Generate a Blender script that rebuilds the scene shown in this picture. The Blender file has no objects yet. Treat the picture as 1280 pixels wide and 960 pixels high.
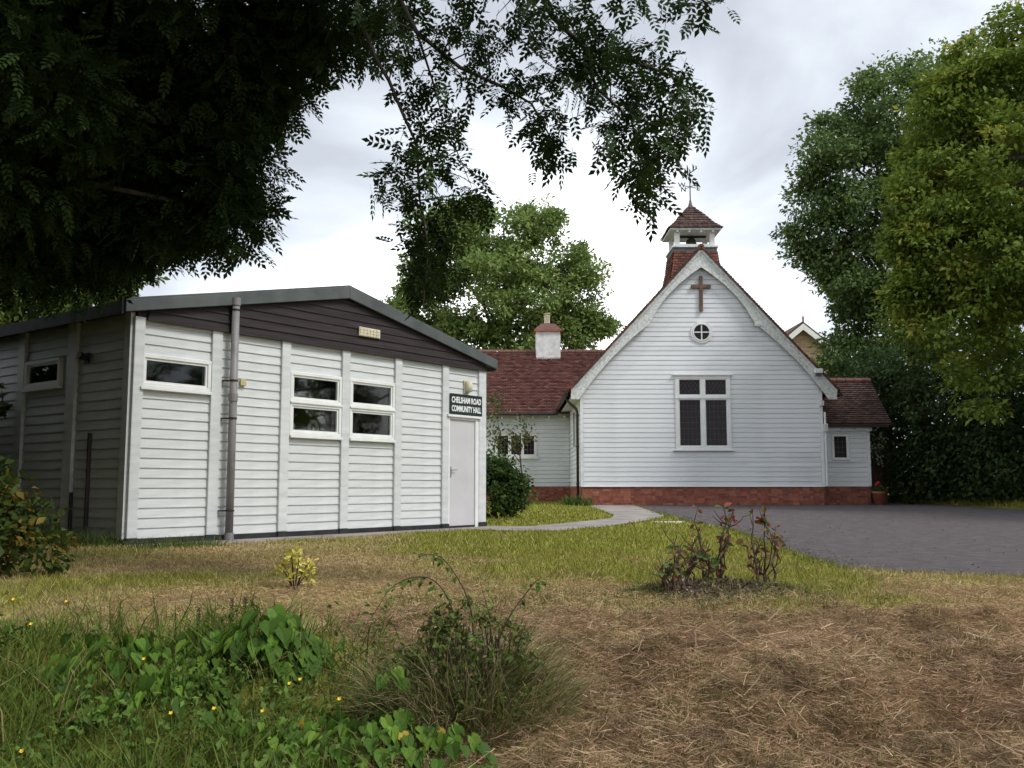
import bpy, bmesh, math, random
import numpy as np
from mathutils import Vector, Matrix, Euler

rng = np.random.default_rng(11)
random.seed(5)
S = bpy.context.scene
COL = S.collection
R = math.radians

# ------------------------------------------------------------------ camera
cam_d = bpy.data.cameras.new("camera")
cam = bpy.data.objects.new("camera", cam_d)
COL.objects.link(cam)
cam.location = (0, 0, 0.76)
PITCH = math.atan(128 / 1200)
cam.rotation_euler = (math.pi / 2 + PITCH, 0, 0)
cam_d.sensor_width = 36
cam_d.lens = 36 * 1200 / 1280
cam_d.clip_start = 0.05
cam_d.clip_end = 2000
S.camera = cam

# ------------------------------------------------------------------ sky, sun, exposure
SUN_EL, SUN_AZ = 50.0, 124.0          # azimuth clockwise from +Y
W = bpy.data.worlds.new("World")
S.world = W
W.use_nodes = True
nt = W.node_tree
nt.nodes.clear()
N = nt.nodes.new
L = nt.links.new
out = N("ShaderNodeOutputWorld")
bg_s = N("ShaderNodeBackground"); bg_c = N("ShaderNodeBackground")
mixs = N("ShaderNodeMixShader")
sky = N("ShaderNodeTexSky"); sky.sky_type = 'NISHITA'; sky.sun_disc = False
sky.sun_elevation = R(SUN_EL); sky.sun_rotation = R(SUN_AZ)
L(sky.outputs[0], bg_s.inputs[0]); bg_s.inputs[1].default_value = 0.12
tc = N("ShaderNodeTexCoord")
sep = N("ShaderNodeSeparateXYZ"); L(tc.outputs['Generated'], sep.inputs[0])
def M2(op, a, b):
    n = N("ShaderNodeMath"); n.operation = op
    for i, v in enumerate((a, b)):
        if isinstance(v, (int, float)): n.inputs[i].default_value = v
        else: L(v, n.inputs[i])
    return n.outputs[0]
den = M2('ADD', M2('MAXIMUM', sep.outputs[2], 0.0), 0.22)
cx = M2('DIVIDE', sep.outputs[0], den); cy = M2('DIVIDE', sep.outputs[1], den)
cmb = N("ShaderNodeCombineXYZ"); L(M2('SUBTRACT', cx, 0.5), cmb.inputs[0]); L(cy, cmb.inputs[1]); cmb.inputs[2].default_value = 12.9
n1 = N("ShaderNodeTexNoise"); n1.inputs['Scale'].default_value = 0.95; n1.inputs['Detail'].default_value = 7
n1.inputs['Roughness'].default_value = 0.5; n1.inputs['Distortion'].default_value = 0.35
L(cmb.outputs[0], n1.inputs['Vector'])
rp = N("ShaderNodeValToRGB"); L(n1.outputs[0], rp.inputs[0])
e = rp.color_ramp.elements
e[0].position = 0.38; e[0].color = (0.40, 0.425, 0.47, 1)
e[1].position = 0.61; e[1].color = (1.35, 1.36, 1.36, 1)
e2 = rp.color_ramp.elements.new(0.465); e2.color = (0.58, 0.615, 0.66, 1)
e3 = rp.color_ramp.elements.new(0.53); e3.color = (0.92, 0.945, 0.97, 1)
L(rp.outputs[0], bg_c.inputs[0]); bg_c.inputs[1].default_value = 1.1
mixs.inputs[0].default_value = 0.92
L(bg_s.outputs[0], mixs.inputs[1]); L(bg_c.outputs[0], mixs.inputs[2])
L(mixs.outputs[0], out.inputs[0])

sun_d = bpy.data.lights.new("sun", 'SUN')
sun_d.energy = 1.5; sun_d.angle = R(14); sun_d.color = (1.0, 0.975, 0.94)
sun = bpy.data.objects.new("sun", sun_d); COL.objects.link(sun)
el, az = R(SUN_EL), R(SUN_AZ)
sdir = Vector((math.sin(az) * math.cos(el), math.cos(az) * math.cos(el), math.sin(el)))
sun.rotation_euler = (-sdir).to_track_quat('-Z', 'Y').to_euler()
sun.location = sdir * 60

S.view_settings.view_transform = 'Standard'
S.view_settings.look = 'None'
S.view_settings.exposure = 0.62
S.view_settings.gamma = 1.0
S.view_settings.use_curve_mapping = False
S.render.engine = 'CYCLES'
S.cycles.use_denoising = True
S.cycles.max_bounces = 6
S.cycles.diffuse_bounces = 3
S.cycles.transparent_max_bounces = 8

# ------------------------------------------------------------------ helpers
class MB:
    """collects vertices and faces of one mesh object"""
    def __init__(s): s.v = []; s.f = []; s.c = []
    def quad(s, *p, col=None):
        i = len(s.v); s.v += [tuple(q) for q in p]; s.f.append(tuple(range(i, i + len(p))))
        s.c += [col or (1, 1, 1)] * len(p)
    def box(s, x0, x1, y0, y1, z0, z1):
        i = len(s.v)
        s.v += [(x0,y0,z0),(x1,y0,z0),(x1,y1,z0),(x0,y1,z0),(x0,y0,z1),(x1,y0,z1),(x1,y1,z1),(x0,y1,z1)]
        s.f += [(i,i+3,i+2,i+1),(i+4,i+5,i+6,i+7),(i,i+1,i+5,i+4),(i+1,i+2,i+6,i+5),(i+2,i+3,i+7,i+6),(i+3,i,i+4,i+7)]
        s.c += [(1,1,1)] * 8
        return s
    def extrude(s, poly, vec):
        """closed prism: polygon poly (3D points) swept by vec"""
        n = len(poly); i = len(s.v); vec = Vector(vec)
        s.v += [tuple(p) for p in poly] + [tuple(Vector(p) + vec) for p in poly]
        s.f.append(tuple(range(i, i + n))[::-1]); s.f.append(tuple(range(i + n, i + 2 * n)))
        for k in range(n):
            a, b = i + k, i + (k + 1) % n
            s.f.append((a, b, b + n, a + n))
        s.c += [(1,1,1)] * (2 * n)
        return s
    def tube(s, pts, rad, n=8, cap=True):
        pts = [Vector(p) for p in pts]
        if isinstance(rad, (int, float)): rad = [rad] * len(pts)
        rings = []
        up = Vector((0.31, 0.17, 0.93)).normalized()
        for k, p in enumerate(pts):
            a = pts[max(k - 1, 0)]; b = pts[min(k + 1, len(pts) - 1)]
            t = (b - a).normalized()
            ref = up if abs(t.dot(up)) < 0.95 else Vector((1, 0, 0))
            u = t.cross(ref).normalized(); w = t.cross(u)
            i = len(s.v)
            for q in range(n):
                ang = 2 * math.pi * q / n
                s.v.append(tuple(p + (u * math.cos(ang) + w * math.sin(ang)) * rad[k]))
            s.c += [(1,1,1)] * n
            rings.append(i)
        for a, b in zip(rings, rings[1:]):
            for q in range(n):
                r2 = (q + 1) % n
                s.f.append((a + q, a + r2, b + r2, b + q))
        if cap:
            s.f.append(tuple(rings[0] + q for q in range(n))[::-1])
            s.f.append(tuple(rings[-1] + q for q in range(n)))
        return s
    def lathe(s, prof, n=20, cx=0, cy=0):
        """prof: list of (radius, z)"""
        rings = []
        for r, z in prof:
            i = len(s.v); rings.append(i)
            for q in range(n):
                a = 2 * math.pi * q / n
                s.v.append((cx + r * math.cos(a), cy + r * math.sin(a), z))
            s.c += [(1,1,1)] * n
        for a, b in zip(rings, rings[1:]):
            for q in range(n):
                r2 = (q + 1) % n
                s.f.append((a + q, a + r2, b + r2, b + q))
        s.f.append(tuple(rings[0] + q for q in range(n))[::-1]); s.f.append(tuple(rings[-1] + q for q in range(n)))
        return s
    def mesh(s, name, mat, smooth=False, col=False):
        me = bpy.data.meshes.new(name)
        me.from_pydata(s.v, [], s.f)
        if col:
            at = me.color_attributes.new("col", 'FLOAT_COLOR', 'POINT')
            arr = np.ones((len(s.v), 4), np.float32); arr[:, :3] = np.array(s.c, np.float32)
            at.data.foreach_set("color", arr.ravel())
        if mat: me.materials.append(mat)
        if smooth: me.polygons.foreach_set("use_smooth", [True] * len(me.polygons))
        me.update()
        return me
    def build(s, name, mat, parent=None, smooth=False, col=False, bevel=0):
        o = link(name, s.mesh(name, mat, smooth, col), parent)
        if bevel: bev(o, bevel)
        return o

def bev(o, w):
    m = o.modifiers.new("bevel", 'BEVEL'); m.width = w; m.segments = 1; m.limit_method = 'ANGLE'
    return o

def link(name, data, parent=None):
    o = bpy.data.objects.new(name, data); COL.objects.link(o)
    if parent: o.parent = parent
    return o

def tag(o, label=None, cat=None, group=None, kind=None):
    if label: o["label"] = label
    if cat: o["category"] = cat
    if group: o["group"] = group
    if kind: o["kind"] = kind
    return o

def thing(name, label, cat, loc=(0, 0, 0), rz=0, group=None):
    o = link(name, None); o.location = loc; o.rotation_euler = (0, 0, rz)
    o.empty_display_size = 0.3
    return tag(o, label, cat, group)

def fast_mesh(name, V, F, cols, mat):
    """V (n,3), F (m,3) triangles, cols (n,3) -> mesh data with a colour attribute"""
    me = bpy.data.meshes.new(name)
    me.vertices.add(len(V)); me.vertices.foreach_set("co", np.ascontiguousarray(V, np.float32).ravel())
    me.loops.add(F.size); me.loops.foreach_set("vertex_index", np.ascontiguousarray(F, np.int32).ravel())
    me.polygons.add(len(F))
    me.polygons.foreach_set("loop_start", np.arange(0, F.size, F.shape[1], dtype=np.int32))
    me.update(calc_edges=True)
    at = me.color_attributes.new("col", 'FLOAT_COLOR', 'POINT')
    c4 = np.ones((len(V), 4), np.float32); c4[:, :3] = cols
    at.data.foreach_set("color", c4.ravel())
    me.materials.append(mat)
    return me

def unit(a): return a / np.maximum(np.linalg.norm(a, axis=-1, keepdims=True), 1e-9)

def leaf_arrays(P, D, Nn, Ln, Wd, cols, fold=0.25):
    """rhombic folded leaves, 2 triangles each"""
    D = unit(D); Sd = unit(np.cross(D, Nn)); Nn = np.cross(Sd, D)
    n = len(P)
    V = np.empty((n, 4, 3))
    V[:, 0] = P
    mid = P + D * (Ln * 0.45)[:, None] + Nn * (Wd * fold)[:, None]
    V[:, 1] = mid + Sd * (Wd * 0.5)[:, None]
    V[:, 2] = P + D * Ln[:, None]
    V[:, 3] = mid - Sd * (Wd * 0.5)[:, None]
    b = np.arange(n)[:, None] * 4
    F = np.concatenate([b + np.array([0, 1, 2]), b + np.array([0, 2, 3])], 0)
    return V.reshape(-1, 3), F, np.repeat(cols, 4, 0)

def blade_arrays(P, D, Ln, Wd, bend, cols):
    """grass blades: bent strips of 3 triangles; bend is the sideways reach of the tip (vector)"""
    n = len(P); D = unit(D)
    side = unit(np.cross(D, rng.normal(size=(n, 3))))
    V = np.empty((n, 5, 3))
    m = P + D * (Ln * 0.55)[:, None] + bend * 0.3
    t = P + D * (Ln * 0.9)[:, None] + bend
    V[:, 0] = P - side * (Wd * 0.5)[:, None]; V[:, 1] = P + side * (Wd * 0.5)[:, None]
    V[:, 2] = m - side * (Wd * 0.42)[:, None]; V[:, 3] = m + side * (Wd * 0.42)[:, None]
    V[:, 4] = t
    b = np.arange(n)[:, None] * 5
    F = np.concatenate([b + np.array([0, 1, 3]), b + np.array([0, 3, 2]), b + np.array([2, 3, 4])], 0)
    return V.reshape(-1, 3), F, np.repeat(cols, 5, 0)

def join_arrays(parts):
    Vs, Fs, Cs, k = [], [], [], 0
    for V, F, C in parts:
        Vs.append(V); Fs.append(F + k); Cs.append(C); k += len(V)
    return np.concatenate(Vs), np.concatenate(Fs), np.concatenate(Cs)

# value noise for terrain and colour fields
_lat = np.random.default_rng(3).random((256, 256))
def vnoise(x, y):
    xi = np.floor(x).astype(int); yi = np.floor(y).astype(int)
    fx = x - xi; fy = y - yi
    fx = fx * fx * (3 - 2 * fx); fy = fy * fy * (3 - 2 * fy)
    a = _lat[xi % 256, yi % 256]; b = _lat[(xi + 1) % 256, yi % 256]
    c = _lat[xi % 256, (yi + 1) % 256]; d = _lat[(xi + 1) % 256, (yi + 1) % 256]
    return (a * (1 - fx) + b * fx) * (1 - fy) + (c * (1 - fx) + d * fx) * fy
def fbm(x, y, o=4):
    s = 0; a = 0.5; t = 0
    for k in range(o):
        s = s + a * vnoise(x * 2 ** k + 17.3 * k, y * 2 ** k + 9.1 * k); t += a; a *= 0.5
    return s / t
def sstep(a, b, x):
    t = np.clip((x - a) / (b - a), 0, 1); return t * t * (3 - 2 * t)

def drive_left(y):
    return np.interp(y, [6, 8.87, 11.3, 16.6, 21.5, 25, 31], [7.6, 3.04, 3.22, 3.8, 3.72, 3.7, 3.9])
def drive_right(y):
    return np.interp(y, [5, 8, 16, 22, 27, 31, 36, 50], [14.2, 15.2, 15.9, 15.5, 14.5, 14.2, 13.6, 13.0])
def base_z(y):
    y = np.asarray(y, float)
    return np.interp(y, [-20, 1.2, 2.6, 3.9, 5.0, 6.2, 18, 31, 400], [-0.9, -0.86, -0.68, -0.36, -0.12, 0, 0, 0.15, 0.15])
def gz(x, y):
    x = np.asarray(x, float); y = np.asarray(y, float)
    rough = (1 - sstep(9.0, 12.0, y)) * 0.045 + 0.006
    near = 1 - sstep(5.2, 7.6, y)
    lump = (fbm(x * 1.7 + 3, y * 1.7) - 0.5) * rough + near * (0.20 * (fbm(x * 2.6, y * 2.6 + 40, 3) - 0.5) + 0.10 * (fbm(x * 7.0, y * 7.0 + 4, 2) - 0.5))
    # the soil heap of the rose bed
    bed = (0.075 + 0.05 * fbm(x * 12, y * 12, 2)) * np.exp(-(((x - 1.45) / 0.55) ** 2 + ((y - 6.80) / 0.3) ** 2))
    bank = 0.32 * sstep(0.15, 1.8, x - drive_right(y)) * (1 - sstep(60, 90, y))
    ondrive = (x > drive_left(y) - 0.1) & (y > 7.2)
    lump = np.where(ondrive, -0.004, lump)
    lump = np.where(y > 15.5, np.minimum(lump, 0.002), lump)
    return base_z(y) + lump + bed + bank
def gz1(x, y): return float(gz(np.array([x]), np.array([y]))[0])

# ------------------------------------------------------------------ materials
MATS = {}
def new_mat(name):
    m = bpy.data.materials.new(name); m.use_nodes = True
    b = m.node_tree.nodes["Principled BSDF"]
    MATS[name] = m
    return m, m.node_tree, b

def noise_mat(name, c1, c2, scale=8, rough=0.6, bump=0.0, bscale=60, detail=5, stretch=(1,1,1), objrand=0.0, metal=0, spec=0.4, c3=None, space='Object'):
    m, t, b = new_mat(name)
    n = t.nodes.new; l = t.links.new
    tcn = n("ShaderNodeTexCoord"); mp = n("ShaderNodeMapping"); mp.inputs['Scale'].default_value = stretch
    l(tcn.outputs[space], mp.inputs[0])
    nz = n("ShaderNodeTexNoise"); nz.inputs['Scale'].default_value = scale; nz.inputs['Detail'].default_value = detail
    l(mp.outputs[0], nz.inputs['Vector'])
    rm = n("ShaderNodeValToRGB"); l(nz.outputs[0], rm.inputs[0])
    el_ = rm.color_ramp.elements
    el_[0].position = 0.32; el_[0].color = (*c1, 1); el_[1].position = 0.68; el_[1].color = (*c2, 1)
    if c3:
        q = rm.color_ramp.elements.new(0.5); q.color = (*c3, 1)
    colr = rm.outputs[0]
    if objrand:
        oi = n("ShaderNodeObjectInfo")
        ml = n("ShaderNodeMath"); ml.operation = 'MULTIPLY_ADD'; ml.inputs[1].default_value = objrand; ml.inputs[2].default_value = 1 - objrand / 2
        l(oi.outputs['Random'], ml.inputs[0])
        mx = n("ShaderNodeMix"); mx.data_type = 'RGBA'; mx.blend_type = 'MULTIPLY'; mx.inputs[0].default_value = 1
        l(colr, mx.inputs[6]); l(ml.outputs[0], mx.inputs[7]); colr = mx.outputs[2]
    l(colr, b.inputs['Base Color'])
    b.inputs['Roughness'].default_value = rough
    b.inputs['Metallic'].default_value = metal
    b.inputs['Specular IOR Level'].default_value = spec
    if bump:
        nb = n("ShaderNodeTexNoise"); nb.inputs['Scale'].default_value = bscale; nb.inputs['Detail'].default_value = 4
        l(mp.outputs[0], nb.inputs['Vector'])
        bp = n("ShaderNodeBump"); bp.inputs['Strength'].default_value = bump; bp.inputs['Distance'].default_value = 0.02
        l(nb.outputs[0], bp.inputs['Height']); l(bp.outputs[0], b.inputs['Normal'])
    return m

def attr_mat(name, rough=0.6, transl=0.0, var=0.0, vscale=3.0, spec=0.3, bump=0, bscale=40):
    m, t, b = new_mat(name)
    n = t.nodes.new; l = t.links.new
    at = n("ShaderNodeAttribute"); at.attribute_name = "col"
    colr = at.outputs['Color']
    if var:
        tcn = n("ShaderNodeTexCoord")
        nz = n("ShaderNodeTexNoise"); nz.inputs['Scale'].default_value = vscale; nz.inputs['Detail'].default_value = 6
        l(tcn.outputs['Object'], nz.inputs['Vector'])
        mr = n("ShaderNodeMapRange"); mr.inputs[1].default_value = 0.25; mr.inputs[2].default_value = 0.75
        mr.inputs[3].default_value = 1 - var; mr.inputs[4].default_value = 1 + var
        l(nz.outputs[0], mr.inputs[0])
        mx = n("ShaderNodeMix"); mx.data_type = 'RGBA'; mx.blend_type = 'MULTIPLY'; mx.inputs[0].default_value = 1
        l(colr, mx.inputs[6]); l(mr.outputs[0], mx.inputs[7]); colr = mx.outputs[2]
    l(colr, b.inputs['Base Color'])
    b.inputs['Roughness'].default_value = rough; b.inputs['Specular IOR Level'].default_value = spec
    if bump:
        tcb = n("ShaderNodeTexCoord")
        nb = n("ShaderNodeTexNoise"); nb.inputs['Scale'].default_value = bscale; nb.inputs['Detail'].default_value = 5
        l(tcb.outputs['Object'], nb.inputs['Vector'])
        bp = n("ShaderNodeBump"); bp.inputs['Strength'].default_value = bump; bp.inputs['Distance'].default_value = 0.03
        l(nb.outputs[0], bp.inputs['Height']); l(bp.outputs[0], b.inputs['Normal'])
    if transl:
        tr = n("ShaderNodeBsdfTranslucent"); l(colr, tr.inputs[0])
        ms = n("ShaderNodeMixShader"); ms.inputs[0].default_value = transl
        o = t.nodes["Material Output"]
        l(b.outputs[0], ms.inputs[1]); l(tr.outputs[0], ms.inputs[2]); l(ms.outputs[0], o.inputs[0])
    return m

WHITE = noise_mat("white_paint", (0.52,0.54,0.535), (0.64,0.655,0.655), 2.2, 0.45, 0.10, 90, stretch=(1,1,5), objrand=0.05)
WHITE_CH = noise_mat("white_weatherboard_paint", (0.58,0.60,0.60), (0.76,0.78,0.80), 1.1, 0.55, 0.12, 40, stretch=(0.6,1,3), objrand=0.06, c3=(0.72,0.74,0.755))
BARGE = noise_mat("weathered_white_paint", (0.44,0.46,0.41), (0.72,0.735,0.735), 13, 0.65, 0.25, 60, c3=(0.62,0.635,0.62))
UPVC = noise_mat("white_window_paint", (0.68,0.69,0.67), (0.77,0.775,0.76), 5, 0.35)
DOORM = noise_mat("pale_grey_door_paint", (0.50,0.49,0.50), (0.55,0.54,0.55), 2, 0.4)
DARKWOOD = noise_mat("dark_brown_board", (0.013,0.009,0.010), (0.034,0.024,0.025), 3, 0.75, 0.3, 50, stretch=(0.5,1,8), objrand=0.3)
TRIM = noise_mat("grey_green_roof_trim", (0.060,0.071,0.071), (0.098,0.11,0.11), 3, 0.55, 0.1, 80, c3=(0.08,0.092,0.09))
FELT = noise_mat("roof_felt", (0.05,0.055,0.05), (0.09,0.09,0.085), 6, 0.9, 0.3, 90)
BLACK = noise_mat("black_plinth", (0.012,0.012,0.014), (0.03,0.03,0.033), 6, 0.7)
PIPE = noise_mat("grey_plastic_pipe", (0.17,0.16,0.165), (0.26,0.25,0.25), 4, 0.5)
BPIPE = noise_mat("dark_pipe", (0.02,0.015,0.014), (0.045,0.032,0.03), 5, 0.5)
CREAM = noise_mat("cream_vent_plastic", (0.55,0.50,0.36), (0.68,0.62,0.47), 12, 0.6)
BUFF = noise_mat("buff_box", (0.42,0.36,0.17), (0.52,0.46,0.25), 9, 0.6)
SIGN = noise_mat("sign_green_black", (0.006,0.017,0.014), (0.010,0.024,0.019), 3, 0.35)
LETTER = noise_mat("sign_lettering_white", (0.78,0.80,0.78), (0.84,0.85,0.84), 3, 0.5)
STEEL = noise_mat("dull_steel", (0.30,0.30,0.31), (0.45,0.45,0.46), 9, 0.35, metal=0.9)
CROSSW = noise_mat("brown_cross_wood", (0.09,0.055,0.035), (0.17,0.10,0.065), 5, 0.7, 0.2, 40, stretch=(1,1,1))
LEAD = noise_mat("lead_came", (0.06,0.055,0.058), (0.11,0.10,0.10), 9, 0.6)
LEADSHEET = noise_mat("lead_sheet", (0.06,0.062,0.07), (0.12,0.12,0.13), 6, 0.6, 0.2)
TERRA = noise_mat("terracotta", (0.24,0.075,0.045), (0.36,0.13,0.08), 6, 0.8, 0.2)
CONC = noise_mat("path_concrete", (0.20,0.175,0.16), (0.34,0.305,0.28), 1.6, 0.9, 0.35, 120, c3=(0.28,0.25,0.23), detail=9)
ASPH = noise_mat("asphalt", (0.078,0.067,0.069), (0.132,0.113,0.116), 5.0, 0.85, 0.9, 130, detail=15, c3=(0.102,0.087,0.089))
RENDERW = noise_mat("white_render", (0.55,0.55,0.55), (0.76,0.76,0.76), 6, 0.8, 0.3, 30)
BARK = noise_mat("bark", (0.035,0.028,0.02), (0.10,0.085,0.065), 7, 0.95, 0.8, 30, stretch=(1,1,0.3))
TWIG = noise_mat("twig", (0.035,0.025,0.02), (0.09,0.06,0.045), 14, 0.9)
ROSEWOOD = noise_mat("rose_wood", (0.05,0.03,0.025), (0.14,0.085,0.065), 20, 0.85)
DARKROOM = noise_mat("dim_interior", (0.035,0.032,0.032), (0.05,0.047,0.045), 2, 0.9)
FENCEW = noise_mat("brown_fence_wood", (0.07,0.035,0.022), (0.13,0.07,0.045), 4, 0.85, 0.3, 30, stretch=(4,4,0.5), objrand=0.3)
MORTAR = noise_mat("mortar", (0.15,0.09,0.075), (0.24,0.15,0.12), 12, 0.9)
BRICK = attr_mat("red_brick", 0.85, 0, 0.25, 9, 0.2, 0.3, 60)
TILE = attr_mat("clay_tile", 0.85, 0, 0.30, 5, 0.2, 0.3, 50)
LEAF = attr_mat("leaf", 0.55, 0.32, 0, 3, 0.15)
LEAFDK = attr_mat("ash_leaf", 0.55, 0.28, 0, 3, 0.12)
GRASSM = attr_mat("grass_blade", 0.7, 0.25, 0, 3, 0.2)
GROUNDM = attr_mat("turf_soil", 0.95, 0, 0.45, 7, 0.1, 0.9, 28)
PETAL_Y = noise_mat("yellow_petal", (0.75,0.50,0.02), (0.85,0.62,0.05), 30, 0.5)
PETAL_R = noise_mat("red_petal", (0.45,0.01,0.02), (0.60,0.03,0.04), 30, 0.6)
STONE = noise_mat("pale_stone", (0.45,0.44,0.41), (0.62,0.60,0.57), 14, 0.9, 0.3, 40)

def plain_leaf(name, c, c2, transl=0.25):
    m = noise_mat(name, c, c2, 14, 0.55, 0, objrand=0.6, spec=0.14)
    t = m.node_tree; b = t.nodes["Principled BSDF"]
    tr = t.nodes.new("ShaderNodeBsdfTranslucent")
    src = b.inputs['Base Color'].links[0].from_socket
    t.links.new(src, tr.inputs[0])
    ms = t.nodes.new("ShaderNodeMixShader"); ms.inputs[0].default_value = transl
    t.links.new(b.outputs[0], ms.inputs[1]); t.links.new(tr.outputs[0], ms.inputs[2])
    t.links.new(ms.outputs[0], t.nodes["Material Output"].inputs[0])
    return m
BINDW = [plain_leaf("broad_leaf_%d" % i, c, d) for i, (c, d) in enumerate([((0.062,0.13,0.017),(0.105,0.20,0.026)), ((0.09,0.17,0.02),(0.15,0.245,0.032)), ((0.045,0.10,0.016),(0.075,0.145,0.022))])]
YELLOWLEAF = plain_leaf("yellowing_leaf", (0.45,0.33,0.04), (0.55,0.40,0.07))
VARIEG = plain_leaf("variegated_leaf", (0.66,0.56,0.07), (0.80,0.73,0.24))
VARIEG2 = plain_leaf("variegated_leaf_green", (0.20,0.24,0.05), (0.45,0.42,0.09))
ROSEL = [plain_leaf("rose_leaf_red", (0.17,0.045,0.035), (0.26,0.09,0.05)), plain_leaf("rose_leaf_bronze", (0.16,0.11,0.035), (0.25,0.17,0.06)), plain_leaf("rose_leaf_green", (0.07,0.13,0.04), (0.12,0.20,0.06))]
BRAML = [plain_leaf("bramble_leaf", (0.05,0.095,0.02), (0.085,0.15,0.03)), plain_leaf("bramble_leaf_pale", (0.12,0.18,0.035), (0.18,0.25,0.05))]
ASHL = plain_leaf("ash_spray_leaf", (0.020,0.042,0.012), (0.038,0.075,0.018), 0.28)

def glass_mat(name, tint, gl=0.12, rough=0.03):
    m, t, b = new_mat(name)
    n = t.nodes.new; l = t.links.new
    tr = n("ShaderNodeBsdfTransparent"); tr.inputs[0].default_value = (*tint, 1)
    g = n("ShaderNodeBsdfGlossy"); g.inputs['Roughness'].default_value = rough
    fr = n("ShaderNodeFresnel"); fr.inputs[0].default_value = 1.5
    ms = n("ShaderNodeMixShader")
    l(fr.outputs[0], ms.inputs[0]); l(tr.outputs[0], ms.inputs[1]); l(g.outputs[0], ms.inputs[2])
    l(ms.outputs[0], t.nodes["Material Output"].inputs[0])
    return m
GLASS = glass_mat("window_glass", (0.80, 0.82, 0.81))
DGLASS = noise_mat("dark_leaded_glass", (0.008,0.006,0.008), (0.020,0.013,0.016), 9, 0.12, 0.06, 25, spec=0.14)

# ------------------------------------------------------------------ ground, path, drive
def zone(x, y):
    """colour weights of the turf: 0 dry straw .. 1 green, plus brown patchiness"""
    nse = fbm(x * 0.9 + 5, y * 0.9, 4); nse2 = fbm(x * 3.1, y * 3.1 + 11, 3)
    g = 0.34 + 2.1 * (nse - 0.5) + 0.9 * (nse2 - 0.5)
    y0_ = y; y = y + 2.2 * (fbm(x * 1.1 + 60, y * 1.1 + 60, 3) - 0.5)      # ragged borders
    # lush lawn by the drive and path
    g = g + 0.80 * sstep(-2.2, 0.8, x) * sstep(8.0, 10.5, y) + 0.22 * sstep(6.2, 8.5, y)
    g = g + 0.35 * sstep(0.1, 1.5, x) * sstep(5.8, 7.2, y) * (1 - sstep(2.6, 3.6, x))
    y = y0_
    # wild green at the left
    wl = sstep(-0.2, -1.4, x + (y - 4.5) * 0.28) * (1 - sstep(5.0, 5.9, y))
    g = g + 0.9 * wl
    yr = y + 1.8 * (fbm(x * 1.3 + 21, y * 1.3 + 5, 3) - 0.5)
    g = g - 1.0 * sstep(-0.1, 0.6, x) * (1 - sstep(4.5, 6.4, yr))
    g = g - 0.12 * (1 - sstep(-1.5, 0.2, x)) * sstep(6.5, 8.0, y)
    # strip along the hall and the small lawn beyond the path
    g = g + 0.30 * sstep(17, 19, y) + 0.4 * sstep(28, 34, y) * sstep(5, 10, x)
    return np.clip(g, 0, 1), nse2, wl
STRAW1 = np.array([0.455, 0.360, 0.180]); STRAW2 = np.array([0.30, 0.222, 0.115])
GREEN1 = np.array([0.20, 0.225, 0.036]); GREEN2 = np.array([0.30, 0.29, 0.060])
SOIL = np.array([0.135, 0.098, 0.074])
def turf_col(x, y):
    g, n2, wl = zone(x, y)
    g = g[:, None]; n2 = n2[:, None]; wl = wl[:, None]
    dry = STRAW2 * (1 - n2) + STRAW1 * n2
    grn = GREEN1 * (1 - n2) + GREEN2 * n2
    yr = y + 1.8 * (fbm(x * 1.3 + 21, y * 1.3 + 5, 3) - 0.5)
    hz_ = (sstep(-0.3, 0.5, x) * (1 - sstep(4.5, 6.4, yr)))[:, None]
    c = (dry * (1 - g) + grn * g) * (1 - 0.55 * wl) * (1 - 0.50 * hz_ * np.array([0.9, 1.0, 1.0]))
    bed = np.exp(-(((x - 1.45) / 0.62) ** 2 + ((y - 6.74) / 0.34) ** 2) * 1.15)[:, None]
    bed = np.clip(bed * 2.3 - 0.9 + 1.1 * fbm(x * 7, y * 7 + 3, 3)[:, None] - 0.3, 0, 1)
    return c * (1 - bed) + SOIL * bed

def build_ground():
    xs = np.unique(np.concatenate([np.linspace(-400, -30, 14), np.linspace(-30, -7, 24), np.linspace(-7, 7, 200), np.linspace(7, 40, 34), np.linspace(40, 400, 14)]))
    ys = np.unique(np.concatenate([np.linspace(-60, 0, 12), np.linspace(0, 3, 14), np.linspace(3, 9, 120), np.linspace(9, 19, 100), np.linspace(19, 45, 60), np.linspace(45, 600, 24)]))
    X, Y = np.meshgrid(xs, ys)
    x = X.ravel(); y = Y.ravel()
    V = np.stack([x, y, gz(x, y)], 1)
    w, h = len(xs), len(ys)
    i = (np.arange(h - 1)[:, None] * w + np.arange(w - 1)[None, :]).ravel()
    F = np.stack([i, i + 1, i + w + 1, i + w], 1)
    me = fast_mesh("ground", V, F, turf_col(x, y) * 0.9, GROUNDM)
    me.polygons.foreach_set("use_smooth", [True] * len(me.polygons))
    return tag(link("ground", me), kind="structure")
build_ground()

def ruled(name, A, B, mat, lift, n=60, m=12):
    """sheet between two polylines, draped over the terrain's even base"""
    def resamp(P):
        P = np.array(P, float); d = np.concatenate([[0], np.cumsum(np.linalg.norm(np.diff(P, axis=0), axis=1))])
        t = np.linspace(0, d[-1], n)
        return np.stack([np.interp(t, d, P[:, 0]), np.interp(t, d, P[:, 1])], 1)
    a = resamp(A); b = resamp(B)
    t = np.linspace(0, 1, m)[None, :, None]
    G = a[:, None] * (1 - t) + b[:, None] * t
    x = G[..., 0].ravel(); y = G[..., 1].ravel()
    V = np.stack([x, y, base_z(y) + lift], 1)
    i = (np.arange(n - 1)[:, None] * m + np.arange(m - 1)[None, :]).ravel()
    F = np.stack([i, i + 1, i + m + 1, i + m], 1)
    o = tag(link(name, fast_mesh(name, V, F, np.ones((len(V), 3)), mat)), kind="structure")
    return o
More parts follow.
